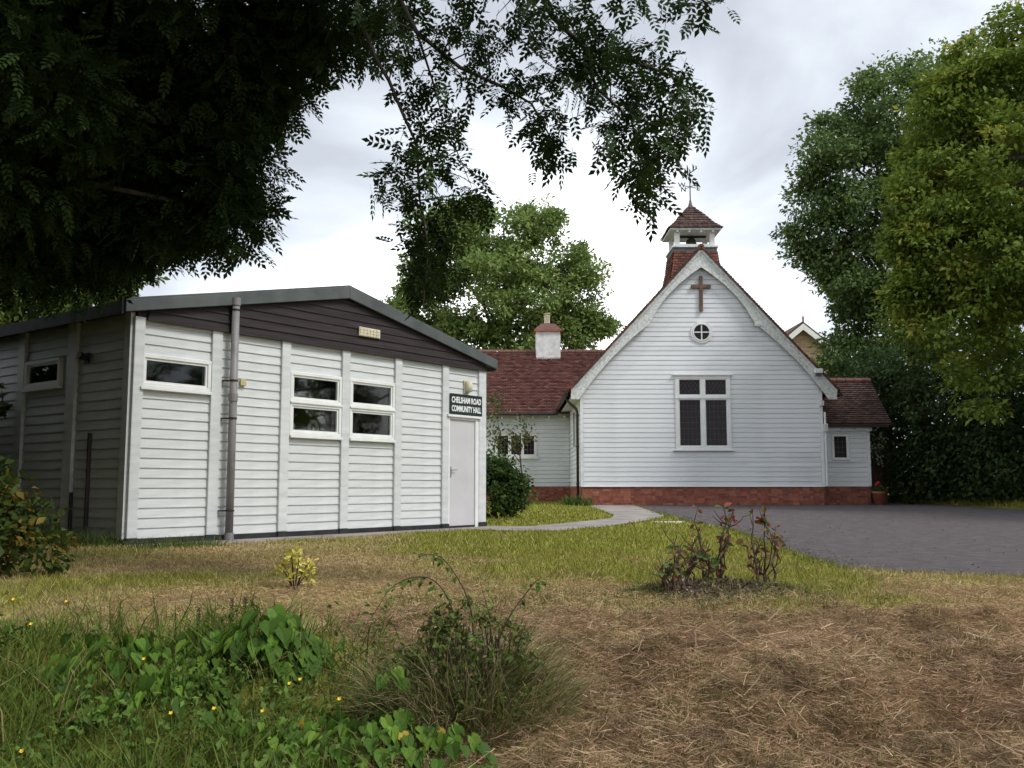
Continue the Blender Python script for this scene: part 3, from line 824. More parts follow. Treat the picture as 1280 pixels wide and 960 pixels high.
# cusped barge boards
offs = [(0.0, 0.60), (0.35, 0.46), (0.75, 0.36), (1.15, 0.33), (1.42, 0.40), (1.60, 0.52), (1.74, 0.60), (1.86, 0.56), (2.2, 0.47), (2.6, 0.41), (3.0, 0.38), (3.4, 0.40), (3.75, 0.47), (4.02, 0.56)]
for sgn in (-1, 1):
    FX = 4.28
    poly_t = [(0, rake(0)), (FX, rake(FX))]
    poly_b = [(FX, rake(FX) - 0.20), (FX - 0.02, rake(FX) - 0.22)] + [(x, rake(x) - o_) for x, o_ in offs[::-1]]
    # as strips so that the concave outline stays clean
    bb = MB(); XS = sorted(set([x for x, _ in offs] + [FX]))
    oo = dict(offs); oo[FX] = 0.24
    fl = rake(4.02) - oo[4.02]; oo[FX] = rake(FX) - fl - 0.0
    rows = []
    for x in XS:
        rows.append((sgn * x, rake(x), rake(x) - oo[x]))
    y0, y1 = -0.24, -0.19
    for (xa, ta, ba), (xb, tb, b2) in zip(rows, rows[1:]):
        bb.quad((xa, y0, ta), (xb, y0, tb), (xb, y0, b2), (xa, y0, ba)); bb.quad((xa, y1, ta), (xa, y1, ba), (xb, y1, b2), (xb, y1, tb))
        bb.quad((xa, y0, ba), (xb, y0, b2), (xb, y1, b2), (xa, y1, ba)); bb.quad((xa, y0, ta), (xa, y1, ta), (xb, y1, tb), (xb, y0, tb))
    xb, tb, b2 = rows[-1]; bb.quad((xb, y0, tb), (xb, y1, tb), (xb, y1, b2), (xb, y0, b2))
    bg = bb.build("barge_board", BARGE, church)
    # moulding along the top edge
    ml = MB(); ml.extrude([(0, -0.285, rake(0) + 0.03), (sgn * FX, -0.285, rake(FX) + 0.03), (sgn * FX, -0.285, rake(FX) - 0.075), (0, -0.285, rake(0) - 0.085)], (0, 0.043, 0))
    ml.build("barge_moulding", BARGE, bg)
    sf = MB(); sf.extrude([(0, -0.188, rake(0) - 0.14), (sgn * FX, -0.188, rake(FX) - 0.14), (sgn * FX, -0.188, rake(FX) - 0.17), (0, -0.188, rake(0) - 0.17)], (0, 0.185, 0))
    sf.build("verge_soffit", BARGE, bg)
    # roof slope: boarding + tiles
    nrm = (sgn * math.sin(math.atan(SL)), 0, math.cos(math.atan(SL)))
    FE = FX + 0.10
    rf = MB(); rf.extrude([(0, -0.26, rake(0) + 0.09), (sgn * FE, -0.26, rake(FE) + 0.09), (sgn * FE, -0.26, rake(FE) + 0.035), (0, -0.26, rake(0) + 0.035)], (0, 17.5, 0))
    rr = rf.build("nave_roof", noise_mat("tile_bed_%d" % sgn, (0.06,0.035,0.03), (0.12,0.06,0.05), 9, 0.9), church)
    tl = MB()
    tile_face(tl, (sgn * FE, -0.30, rake(FE) + 0.092), (sgn * FE, 17.2, rake(FE) + 0.092), (0, -0.30, rake(0) + 0.092), (0, 17.2, rake(0) + 0.092), 0.11, 0.2, OLDT, nrm, 0.03)
    tag(tl.build("roof_tiles", TILE, rr, col=True), kind="stuff")
    # verge tile undercloak: ragged tile ends seen from the front
    vg = MB(); k = 0; x = 0.03
    ln = math.hypot(FE, FE * SL); stp = 0.11
    for k in range(int(ln / stp)):
        xx = FE * k / (ln / stp); zz = rake(xx) + 0.092
        dx = FE / (ln / stp)
        c = random.choice(OLDT + REDT)
        lf = random.uniform(0.02, 0.04)
        A = Vector((sgn * xx, -0.335, zz)); B = Vector((sgn * (xx + dx), -0.335, zz - dx * SL)); nn = Vector(nrm)
        vg.quad(A, B, B + nn * lf, A + nn * 0.008, col=c); vg.quad(A + nn * 0.008, B + nn * lf, B + nn * lf + Vector((0, 0.06, 0)), A + nn * 0.008 + Vector((0, 0.06, 0)), col=c)
        vg.quad(A - nn * 0.05, B - nn * 0.05, B, A, col=tuple(q * 0.8 for q in c))
    tag(vg.build("verge_tiles", TILE, rr, col=True), kind="stuff")
    # eaves: gutter and white soffit ends
    xe = sgn * (FE + 0.06); ze = rake(FE) - 0.02
    gt = MB().tube([(xe, -0.15, ze), (xe, 6.0 if sgn < 0 else 0.3, ze)], 0.06, 10); gt.build("gutter", BPIPE, church)
    if sgn < 0: MB().extrude([(xl - 0.03, -0.18, ze - 0.08), (xl - 0.36, -0.18, ze - 0.10), (xl - 0.36, -0.18, ze - 0.07), (xl - 0.03, -0.18, ze - 0.05)], (0, 6.0, 0)).build("eaves_soffit", BARGE, church)
for k in range(58):
    rt = MB()
    rt.tube([(0, -0.30 + k * 0.30, AP + 0.06), (0, -0.012 + k * 0.30, AP + 0.06)], [0.115, 0.105], 8)
    rt.build("ridge_tile", TERRA if False else noise_mat("ridge_clay", (0.09,0.05,0.04), (0.16,0.075,0.05), 7, 0.9) if k == 0 else MATS["ridge_clay"], church)
# box light on the right barge board
bxl = bev(MB().box(3.55, 3.80, -0.42, -0.27, 4.23, 4.37).build("security_light", UPVC, church), 0.01)
MB().box(3.60, 3.75, -0.40, -0.29, 4.14, 4.229).build("lamp_head", LEADSHEET, bxl)
# white purlin end at the notch on the right
MB().box(1.68, 1.92, -0.30, -0.245, 5.78, 5.86).build("purlin_end", BARGE, church)
MB().box(3.76, 3.86, -0.22, -0.05, 3.20, 3.36).build("eaves_bracket", BARGE, church)
# brown rainwater pipe at the left corner
dpz = rake(4.38) - 0.05
rp_ = MB().tube([(-4.40, 0.35, dpz), (-4.36, 0.30, dpz - 0.14), (-4.08, 0.15, dpz - 0.42), (-4.055, 0.14, dpz - 0.55), (-4.055, 0.14, 0.02)], 0.045, 10).build("rainwater_pipe", BPIPE, church, True)
for z in (0.7, 1.9, 2.9): MB().tube([(-4.055, 0.14, z - 0.03), (-4.055, 0.14, z + 0.03)], 0.058, 10).build("pipe_collar", BPIPE, rp_)
# white pipe at the right corner with a box above
MB().tube([(3.93, -0.04, PL + 0.02), (3.93, -0.04, 3.0)], 0.035, 8).build("rainwater_pipe", UPVC, church)
bev(MB().box(3.86, 4.0, -0.14, -0.045, 2.35, 2.62).build("meter_box", STONE, church), 0.015)

# ---- wing behind, to the left
WY = 6.0; WX0 = -13.5; WZ = 3.36
MB().box(WX0, xl - 0.001, WY, WY + 7, 0.0, WZ).build("wing_wall", WHITE_CH, church)
wingw = church.children[-1]
wgx0, wgx1, wgz0, wgz1 = -6.84, -5.22, 1.70, 2.66
z = PL
while z < WZ - 0.05:
    segs = [(WX0, xl - 0.04)]
    if z + EX > wgz0 and z < wgz1: segs = [(WX0, wgx0), (wgx1, xl - 0.04)]
    for s0, s1 in segs: place("weatherboard", feather_board(s1 - s0, EX, WHITE_CH, 0.034, 0.004, groove=0.018), wingw, (s0, WY - 0.001, z))
    z += EX
MB().box(WX0, xl - 0.03, WY - 0.024, WY - 0.001, -0.25, PL - 0.002).build("wing_plinth", MORTAR, church)
bk = MB(); brick_face(bk, (WX0 + 5, WY - 0.024, 0), (xl - 0.03, WY - 0.024, 0), -0.06, PL - 0.01, (0, -1, 0), REDB)
tag(bk.build("wing_brickwork", BRICK, church, col=True), kind="stuff")
ww = MB(); lx = [(-6.73, -6.33), (-6.21, -5.83), (-5.72, -5.33)]
ww.box(wgx0, wgx1, WY - 0.075, WY, wgz0, wgz0 + 0.13); ww.box(wgx0, wgx1, WY - 0.075, WY, wgz1 - 0.12, wgz1)
for a, b in ((wgx0, lx[0][0]), (lx[0][1], lx[1][0]), (lx[1][1], lx[2][0]), (lx[2][1], wgx1)): ww.box(a, b, WY - 0.073, WY, wgz0 + 0.13, wgz1 - 0.12)
wwo = bev(ww.build("wing_window", UPVC, church), 0.008)
for a, b in lx:
    MB().box(a, b, WY - 0.03, WY - 0.02, wgz0 + 0.13, wgz1 - 0.12).build("pane", DGLASS, wwo)
    ld = MB()
    for k in (1, 2): ld.box(a + (b - a) * k / 3 - 0.005, a + (b - a) * k / 3 + 0.005, WY - 0.037, WY - 0.031, wgz0 + 0.13, wgz1 - 0.12)
    for k in (1, 2, 3): ld.box(a, b, WY - 0.0365, WY - 0.0315, wgz0 + 0.13 + 0.18 * k - 0.005, wgz0 + 0.13 + 0.18 * k + 0.005)
    ld.build("lead_lattice", LEAD, wwo)
MB().box(wgx0 - 0.06, wgx1 + 0.06, WY - 0.11, WY - 0.03, wgz1 + 0.001, wgz1 + 0.045).build("window_hood", UPVC, wwo)
MB().box(wgx0 - 0.06, wgx1 + 0.06, WY - 0.11, WY - 0.03, wgz0 - 0.04, wgz0 - 0.001).build("window_sill", UPVC, wwo)
ey, ez, ry, rz_ = WY - 0.42, 3.40, WY + 3.05, 6.22
wr = MB(); wr.extrude([(WX0 - 0.2, ey, ez - 0.03), (WX0 - 0.2, ry, rz_ - 0.03), (WX0 - 0.2, 2 * ry - ey, ez - 0.03), (WX0 - 0.2, ry, ez + 2.4)], (3.2 - WX0, 0, 0))
wro = wr.build("wing_roof", MATS["tile_bed_1"], church)
tl = MB(); sl = math.atan2(rz_ - ez, ry - ey)
tile_face(tl, (WX0 - 0.2, ey, ez), (2.9 - 3.2, ey, ez), (WX0 - 0.2, ry, rz_), (-0.3, ry, rz_), 0.105, 0.19, WINGT, (0, -math.sin(sl), math.cos(sl)), 0.050)
tag(tl.build("roof_tiles", TILE, wro, col=True), kind="stuff")
rt = MB().tube([(0, 0, 0), (0.285, 0, 0)], [0.125, 0.115], 8).mesh("ridge_tile", noise_mat("wing_ridge_clay", (0.11,0.055,0.048), (0.18,0.085,0.07), 7, 0.9))
for k in range(44): place("ridge_tile", rt, wro, (WX0 - 0.2 + 0.30 * k, ry, rz_ + 0.005))
MB().tube([(WX0, ey - 0.05, ez - 0.04), (xl - 0.5, ey - 0.05, ez - 0.04)], 0.055, 10).build("gutter", BPIPE, church)
for k in range(9): MB().box(-9.0 + k * 0.6, -8.93 + k * 0.6, WY - 0.36, WY - 0.032, 3.20, 3.31).build("rafter_end", BARGE, church)
# chimney
chm = bev(MB().box(-5.18, -4.16, ry - 0.42, ry + 0.42, 5.4, 7.12).build("chimney", RENDERW, church), 0.02)
cc = MB(); cc.extrude([(-5.26, ry - 0.50, 7.121), (-4.08, ry - 0.50, 7.121), (-4.22, ry - 0.15, 7.36), (-5.12, ry - 0.15, 7.36)], (0, 0.0, 0))
cc = MB()
b4 = [(-5.25, ry - 0.49, 7.122), (-4.09, ry - 0.49, 7.122), (-4.09, ry + 0.49, 7.122), (-5.25, ry + 0.49, 7.122)]
t4 = [(-4.95, ry - 0.18, 7.42), (-4.39, ry - 0.18, 7.42), (-4.39, ry + 0.18, 7.42), (-4.95, ry + 0.18, 7.42)]
cc.v += b4 + t4; cc.c += [(1,1,1)] * 8
cc.f += [(3,2,1,0),(4,5,6,7),(0,1,5,4),(1,2,6,5),(2,3,7,6),(3,0,4,7)]
cap = cc.build("chimney_cap", MATS["wing_ridge_clay"], chm)
for k in range(2): MB().box(-5.27 + 0.02 * k, -4.07 - 0.02 * k, ry - 0.51 + 0.02 * k, ry + 0.51 - 0.02 * k, 7.05 + 0.04 * k, 7.085 + 0.04 * k).build("tile_course", TERRA, chm)
pt = MB(); pt.lathe([(0.10, 7.42), (0.13, 7.46), (0.115, 7.52), (0.115, 7.72), (0.14, 7.74), (0.14, 7.78)], 14, -4.70, ry)
for k in range(6): pt.box(-4.80 + k * 0.04, -4.79 + k * 0.04, ry - 0.135, ry - 0.12, 7.5, 7.84)
pt.box(-4.84, -4.56, ry - 0.14, ry + 0.14, 7.84, 7.86)
pt.build("chimney_pot", CREAM, chm)

# ---- porch at the right
px0, px1, py0 = xr + 0.002, 5.52, 0.55
pw = MB(); pw.box(px0, px1, py0, py0 + 2.0, 0.0, 2.72)
pwo = pw.build("porch_wall", WHITE_CH, church)
MB().box(px0 + 0.02, px1 + 0.012, py0 - 0.022, py0 - 0.001, -0.25, PL).build("porch_plinth", MORTAR, church)
bk = MB(); brick_face(bk, (px0 + 0.02, py0 - 0.022, 0), (px1 + 0.012, py0 - 0.022, 0), -0.06, PL - 0.005, (0, -1, 0), [tuple(c * 0.8 for c in q) for q in REDB])
tag(bk.build("porch_brickwork", BRICK, church, col=True), kind="stuff")
pwx0, pwx1, pwz0, pwz1 = 4.30, 4.88, 1.46, 2.32
z = PL
while z < 2.55:
    segs = [(px0 + 0.06, px1 - 0.05)]
    if z + EX > pwz0 and z < pwz1: segs = [(px0 + 0.06, pwx0), (pwx1, px1 - 0.05)]
    for s0, s1 in segs: place("weatherboard", feather_board(s1 - s0, EX, WHITE_CH, 0.034, 0.004, groove=0.018), pwo, (s0, py0 - 0.001, z))
    z += EX
MB().box(px1 - 0.05, px1 + 0.04, py0 - 0.045, py0 - 0.002, PL + 0.002, 2.72).build("corner_board", WHITE_CH, church)
pwn = MB(); pwn.box(pwx0, pwx1, py0 - 0.06, py0, pwz0, pwz0 + 0.09); pwn.box(pwx0, pwx1, py0 - 0.06, py0, pwz1 - 0.08, pwz1)
pwn.box(pwx0, pwx0 + 0.08, py0 - 0.058, py0, pwz0 + 0.09, pwz1 - 0.08); pwn.box(pwx1 - 0.10, pwx1, py0 - 0.058, py0, pwz0 + 0.09, pwz1 - 0.08)
pwn = bev(pwn.build("porch_window", UPVC, church), 0.006)
MB().box(pwx0 + 0.08, pwx1 - 0.10, py0 - 0.03, py0 - 0.02, pwz0 + 0.09, pwz1 - 0.08).build("pane", DGLASS, pwn)
ld = MB(); xm = (pwx0 + pwx1 - 0.02) / 2
for q in (-0.07, 0.07): ld.box(xm + q - 0.005, xm + q + 0.005, py0 - 0.037, py0 - 0.031, pwz0 + 0.09, pwz1 - 0.08)
for k in range(1, 4): ld.box(pwx0 + 0.08, pwx1 - 0.10, py0 - 0.0365, py0 - 0.0315, pwz0 + 0.09 + 0.17 * k - 0.005, pwz0 + 0.09 + 0.17 * k + 0.005)
ld.build("lead_lattice", LEAD, pwn)
MB().box(pwx0 - 0.1, pwx1 + 0.1, py0 - 0.07, py0 - 0.032, pwz0 - 0.06, pwz0 - 0.03).build("window_sill", UPVC, pwn)
MB().box(px0 + 0.05, px1 + 0.1, py0 - 0.10, py0 - 0.005, 2.42, 2.56).build("wall_plate", WHITE_CH, church)
for k in range(4): MB().box(px0 + 0.35 + k * 0.42, px0 + 0.43 + k * 0.42, py0 - 0.16, py0 - 0.101, 2.40, 2.50).build("rafter_end", BARGE, church)
pey, pez, pry, prz = 0.28, 2.66, 1.98, 4.22
prf = MB(); prf.extrude([(px0 - 0.0, pey, pez - 0.05), (px0, pry, prz - 0.03), (px0, 2 * pry - pey, pez - 0.05), (px0, pry, prz - 0.3)], (2.36, 0, 0))
pro = prf.build("porch_roof", MATS["tile_bed_1"], church)
tl = MB(); sl = math.atan2(prz - pez, pry - pey)
tile_face(tl, (px0, pey, pez), (px0 + 2.38, pey, pez), (px0, pry, prz), (px0 + 2.38, pry, prz), 0.11, 0.19, OLDT, (0, -math.sin(sl), math.cos(sl)), 0.034)
tag(tl.build("roof_tiles", TILE, pro, col=True), kind="stuff")
for k in range(8): place("ridge_tile", rt, pro, (px0 + 0.02 + 0.295 * k, pry, prz + 0.005))
MB().box(px0 + 0.05, px0 + 2.3, pey + 0.02, pey + 0.05, pez - 0.13, pez - 0.052).build("fascia", BPIPE, church)

# ---- bell turret
BY = 1.42
tur = MB().box(-0.73, 0.73, BY - 0.73, BY + 0.73, 8.50, 8.62).build("bell_turret", LEADSHEET, church)
tl = MB()
zt, zb = 8.50, 6.75; ht, hb = 0.73, 1.12
inner = MB()
for k, (sx, sy) in enumerate(((0, -1), (1, 0), (0, 1), (-1, 0))):
    def P(h, zz, s): # corner s=-1/1 along the face
        tx, ty = -sy, sx
        return (sx * h + tx * h * s, BY + sy * h + ty * h * s, zz)
    levels = [(ht, zt), (ht + 0.07, zt - 0.55), (ht + 0.20, zt - 1.15), (hb + 0.1, zb)]
    for (h1, z1), (h0, z0) in zip(levels, levels[1:]):
        nn = Vector((sx * (z1 - z0), sy * (z1 - z0), h0 - h1))
        tile_face(tl, P(h0, z0, -1), P(h0, z0, 1), P(h1, z1, -1), P(h1, z1, 1), 0.10, 0.17, REDT, nn, 0.028)
bkg = MB()
for (h1, z1), (h0, z0) in zip(levels, levels[1:]):
    i = len(bkg.v)
    for hh_, zz_ in ((h0, z0), (h1, z1)):
        for sx_, sy_ in ((-1,-1),(1,-1),(1,1),(-1,1)): bkg.v.append((sx_ * (hh_ - 0.004), BY + sy_ * (hh_ - 0.004), zz_)); bkg.c.append((1,1,1))
    bkg.f += [(i+k_, i+(k_+1)%4, i+4+(k_+1)%4, i+4+k_) for k_ in range(4)]
bkg.build("turret_boarding", DARKWOOD, tur)
tag(tl.build("turret_tiles", TILE, tur, col=True), kind="stuff")
MB().box(-0.77, 0.77, BY - 0.77, BY + 0.77, 8.625, 8.68).build("belfry_sill", BARGE, tur)
for sx in (-1, 1):
    for sy in (-1, 1):
        MB().box(sx * 0.59 - 0.08, sx * 0.59 + 0.08, BY + sy * 0.59 - 0.08, BY + sy * 0.59 + 0.08, 8.683, 9.20).build("belfry_post", UPVC, tur)
bell = MB(); bell.lathe([(0.26, 8.72), (0.23, 8.80), (0.19, 8.92), (0.16, 9.05), (0.08, 9.12), (0.02, 9.16)], 16, 0, BY)
bell.build("bell", noise_mat("bronze", (0.05,0.045,0.03), (0.10,0.085,0.05), 5, 0.5, metal=0.6), tur, True)
MB().box(-0.515, 0.515, BY - 0.05, BY + 0.05, 9.14, 9.198).build("headstock", DARKWOOD, tur)
for sy in (-1, 1): MB().box(-0.515, 0.515, BY + sy * 0.59 - 0.05, BY + sy * 0.59 + 0.05, 8.683, 8.76).build("belfry_rail", UPVC, tur)
soff = MB(); soff.extrude([(-0.86, BY - 0.86, 9.203), (0.86, BY - 0.86, 9.203), (0.86, BY + 0.86, 9.203), (-0.86, BY + 0.86, 9.203)], (0, 0, 0.06)).build("belfry_soffit", BARGE, tur)
for k in range(4): MB().box(-0.64 + 0.40 * k, -0.57 + 0.40 * k, BY - 0.84, BY - 0.64, 9.13, 9.20).build("rafter_end", BARGE, tur)
cap = MB()
for k, (sx, sy) in enumerate(((0, -1), (1, 0), (0, 1), (-1, 0))):
    lev = [(0.91, 9.27), (0.67, 9.50), (0.42, 9.83), (0.06, 10.24)]
    def P(h, zz, s):
        tx, ty = -sy, sx
        return (sx * h + tx * h * s, BY + sy * h + ty * h * s, zz)
    for (h0, z0), (h1, z1) in zip(lev, lev[1:]):
        nn = Vector((sx * (z1 - z0), sy * (z1 - z0), h0 - h1))
        tile_face(cap, P(h0, z0, -1), P(h0, z0, 1), P(h1, z1, -1), P(h1, z1, 1), 0.13, 0.17, OLDT, nn, 0.032)
bkg = MB()
for (h0, z0), (h1, z1) in zip(lev, lev[1:]):
    i = len(bkg.v)
    for hh_, zz_ in ((h0, z0), (h1, z1)):
        for sx_, sy_ in ((-1,-1),(1,-1),(1,1),(-1,1)): bkg.v.append((sx_ * (hh_ - 0.004), BY + sy_ * (hh_ - 0.004), zz_)); bkg.c.append((1,1,1))
    bkg.f += [(i+k_, i+(k_+1)%4, i+4+(k_+1)%4, i+4+k_) for k_ in range(4)]
bkg.build("belfry_roof_boarding", DARKWOOD, tur)
tag(cap.build("belfry_roof_tiles", TILE, tur, col=True), kind="stuff")
cp = MB(); cp.lathe([(0.15, 10.10), (0.09, 10.24), (0.05, 10.38), (0.025, 10.5)], 10, 0, BY); cp.build("lead_cap", LEADSHEET, tur)
# weather vane
vane = MB().tube([(0, BY, 10.42), (0, BY, 11.46)], [0.022, 0.016], 8).build("weather_vane", BPIPE, church)
am = MB()
for a in (0.5, 0.5 + math.pi / 2): am.tube([(-0.26 * math.cos(a), BY - 0.26 * math.sin(a), 10.95), (0.26 * math.cos(a), BY + 0.26 * math.sin(a), 10.95)], 0.012, 6)
am.build("compass_arms", BPIPE, vane)
for ch, a in (("E", 0.5), ("N", 0.5 + math.pi / 2), ("W", 0.5 + math.pi), ("S", 0.5 - math.pi / 2)):
    me = text_mesh(ch, 0.24, 0.008, BPIPE, 0.004, 'CENTER')
    o = link("compass_letter", me, vane); o.rotation_euler = (math.pi / 2, 0, 0)
    o.location = (0.36 * math.cos(a), BY + 0.36 * math.sin(a), 10.88)
fl = MB(); fl.tube([(-0.26, BY - 0.03, 11.25), (0.26, BY + 0.03, 11.63)], 0.018, 6)
for x, h, w in ((-0.24, 0.22, 0.02), (-0.16, 0.30, 0.025), (-0.08, 0.36, 0.02), (0.0, 0.16, 0.015), (0.12, 0.24, 0.02), (0.22, 0.12, 0.015)):
    zz = 11.44 + x * 0.73; fl.tube([(x, BY, zz), (x + 0.01, BY, zz + h * 0.6), (x - 0.01, BY, zz + h)], [w, w * 1.5, w * 0.4], 6)
fl.build("vane_figures", BPIPE, vane)

# ================================================================== small things by the church
pot = thing("flower_pot", "terracotta flower pot beside the church porch corner", "pot", (11.86, 31.25, 0.16))
MB().lathe([(0.15, 0.0), (0.20, 0.36), (0.225, 0.365), (0.225, 0.44), (0.19, 0.44), (0.18, 0.38)], 18).build("pot_body", TERRA, pot, True)
geran = thing("red_geranium", "small red geranium growing in the terracotta pot", "plant", (11.86, 31.25, 0.54))
P = rng.normal(size=(90, 3)) * np.array([0.11, 0.11, 0.06]) + np.array([0, 0, 0.12])
V, F, C = leaf_arrays(P, rng.normal(size=(90, 3)) + [0, 0, 0.4], rng.normal(size=(90, 3)) + [0, 0, 1], np.full(90, 0.08), np.full(90, 0.07), np.tile([0.05, 0.10, 0.03], (90, 1)))
link("foliage", fast_mesh("foliage", V, F, C, LEAF), geran)
for dx, dz in ((-0.08, 0.27), (-0.02, 0.33)):
    fl = MB(); fl.lathe([(0.01, -0.04), (0.05, -0.02), (0.06, 0.02), (0.02, 0.05)], 8); fo = fl.build("flower_head", PETAL_R, geran); fo.location = (dx, -0.05, dz)

# gate/fence glimpsed right of the porch
fence = thing("side_gate", "brown boarded gate between the porch and the hedge", "gate", (12.1, 33.4, 0.15))
for k in range(6): MB().box(k * 0.15, k * 0.15 + 0.14, 0, 0.03, 0.03, 1.45).build("gate_board", FENCEW, fence)
MB().box(-0.02, 0.92, 0.031, 0.07, 1.1, 1.2).build("gate_rail", FENCEW, fence)

# paving stone in the lawn
bev(tag(MB().box(2.9, 3.5, 19.6, 19.9, -0.02, 0.05).build("flat_stone", STONE), "pale flat stone sunk in the green lawn near the path", "stone"), 0.01)

# far brick house behind the church
house = thing("brick_house", "pale brick house with white gable boards behind the church roof", "house", (18.3, 60, 0.15))
bm, bt, bb_ = new_mat("buff_brick")
bk_ = bt.nodes.new("ShaderNodeTexBrick"); tcb_ = bt.nodes.new("ShaderNodeTexCoord"); mpb = bt.nodes.new("ShaderNodeMapping"); mpb.inputs['Rotation'].default_value = (math.pi / 2, 0, 0)
bt.links.new(tcb_.outputs['Object'], mpb.inputs[0]); bt.links.new(mpb.outputs[0], bk_.inputs['Vector'])
for nm_, vv in (("Color1", (0.30,0.19,0.115,1)), ("Color2", (0.44,0.31,0.20,1)), ("Mortar", (0.40,0.33,0.25,1))): bk_.inputs[nm_].default_value = vv
bk_.inputs['Scale'].default_value = 1.0; bk_.inputs['Brick Width'].default_value = 0.46; bk_.inputs['Row Height'].default_value = 0.15; bk_.inputs['Mortar Size'].default_value = 0.012
bt.links.new(bk_.outputs[0], bb_.inputs['Base Color']); bb_.inputs['Roughness'].default_value = 0.9
hw = MB(); hw.extrude([(-4.5, 0, 0), (4.5, 0, 0), (4.5, 0, 6.9), (0, 0, 10.6), (-4.5, 0, 6.9)], (0, 9, 0)); hw.build("wall", bm, house)
hs = 3.7 / 4.5
for sgn in (-1, 1):
    r_ = MB(); r_.extrude([(0, -0.35, 10.95), (sgn * 5.0, -0.35, 10.95 - 5.0 * hs), (sgn * 5.0, -0.35, 10.75 - 5.0 * hs), (0, -0.35, 10.75)], (0, 9.6, 0)); r_.build("roof", MATS["tile_bed_1"], house)
    r_ = MB(); r_.extrude([(0, -0.42, 10.80), (sgn * 4.95, -0.42, 10.80 - 4.95 * hs), (sgn * 4.95, -0.42, 10.45 - 4.95 * hs), (0, -0.42, 10.40)], (0, 0.06, 0)); r_.build("gable_trim", UPVC, house)
MB().box(-0.05, 0.05, -0.45, -0.36, 10.9, 11.25).build("finial", TERRA, house)
# far house at the left, only its roof corner shows over the hall
h2 = thing("tiled_house", "house with orange clay tile roof beyond the hall under the tree", "house", (-24.5, 40, 0.15))
MB().box(-4, 4, 0, 8, 0, 5.2).build("wall", bm, h2)
r_ = MB(); r_.extrude([(-4.4, -0.4, 5.1), (-4.4, 4, 8.2), (-4.4, 8.4, 5.1)], (8.8, 0, 0)); r_.build("roof", TERRA, h2)

# ================================================================== VEGETATION
def rand_dirs(n, up=0.0):
    d = rng.normal(size=(n, 3)); d = unit(d); d[:, 2] += up
    return unit(d)

def crown_arrays(lobes, per_m2, leaf, c_lo, c_hi, clump=0.42, per=34, inner=0.5, flat=0.55, zmin=None, seed=0, droop=0.0, tipcol=None):
    """leaf clumps spread through the shells of a set of ellipsoid lobes (x,y,z,r)"""
    parts = []
    c_lo = np.array(c_lo); c_hi = np.array(c_hi)
    for lb in lobes:
        x, y, z, r = lb[:4]
        n = max(5, int(per_m2 * 4 * math.pi * r * r))
        d = rand_dirs(n, 0.12)
        rad = r * (inner + (1.08 - inner) * rng.random(n) ** 0.6)
        cc = np.array([x, y, z]) + d * rad[:, None] * np.array([1, 1, 0.9])
        cr = clump * (0.6 + 0.8 * rng.random(n))
        tone = rng.random(n)
        m = per
        off = rng.normal(size=(n, m, 3)); off = off / np.maximum(np.linalg.norm(off, axis=2, keepdims=True), 1e-6) * (rng.random((n, m, 1)) ** 0.45)
        off = off * cr[:, None, None] * np.array([1, 1, flat])
        P = (cc[:, None] + off).reshape(-1, 3)
        outw = unit(off.reshape(-1, 3) + np.repeat(d, m, 0) * 0.25 * clump)
        D = unit(outw + 0.6 * rng.normal(size=P.shape) + np.array([0, 0, -0.25 - droop]))
        Nn = unit(outw * 0.6 + np.array([0, 0, 0.9]) + 0.45 * rng.normal(size=P.shape))
        t = np.clip(np.repeat(tone, m) * 0.65 + 0.35 * rng.random(len(P)), 0, 1)[:, None]
        C = c_lo * (1 - t) + c_hi * t
        if tipcol is not None:
            k = (np.repeat(tone, m) > 0.80) & (rng.random(len(P)) < 0.7); C[k] = np.array(tipcol) * (0.7 + 0.5 * rng.random((k.sum(), 1)))
        Ln = leaf * (0.6 + 0.8 * rng.random(len(P)))
        if zmin is not None:
            k = P[:, 2] > zmin; P, D, Nn, Ln, C = P[k], D[k], Nn[k], Ln[k], C[k]
        parts.append(leaf_arrays(P, D, Nn, Ln, Ln * 0.62, C))
    return join_arrays(parts)

def limbs(mb, base, targets, r0, r1=0.05, sag=0.0):
    base = Vector(base)
    for t in targets:
        t = Vector(t[:3]); mid = base.lerp(t, 0.5) + Vector((random.uniform(-.4,.4), random.uniform(-.4,.4), random.uniform(0.1,0.7)))
        q = base.lerp(t, 0.78) + Vector((random.uniform(-.2,.2), random.uniform(-.2,.2), random.uniform(0.0,0.4)))
        mb.tube([base, mid, q, t], [r0, r0 * 0.55, r0 * 0.3, r1 * 0.5], 6, cap=False)

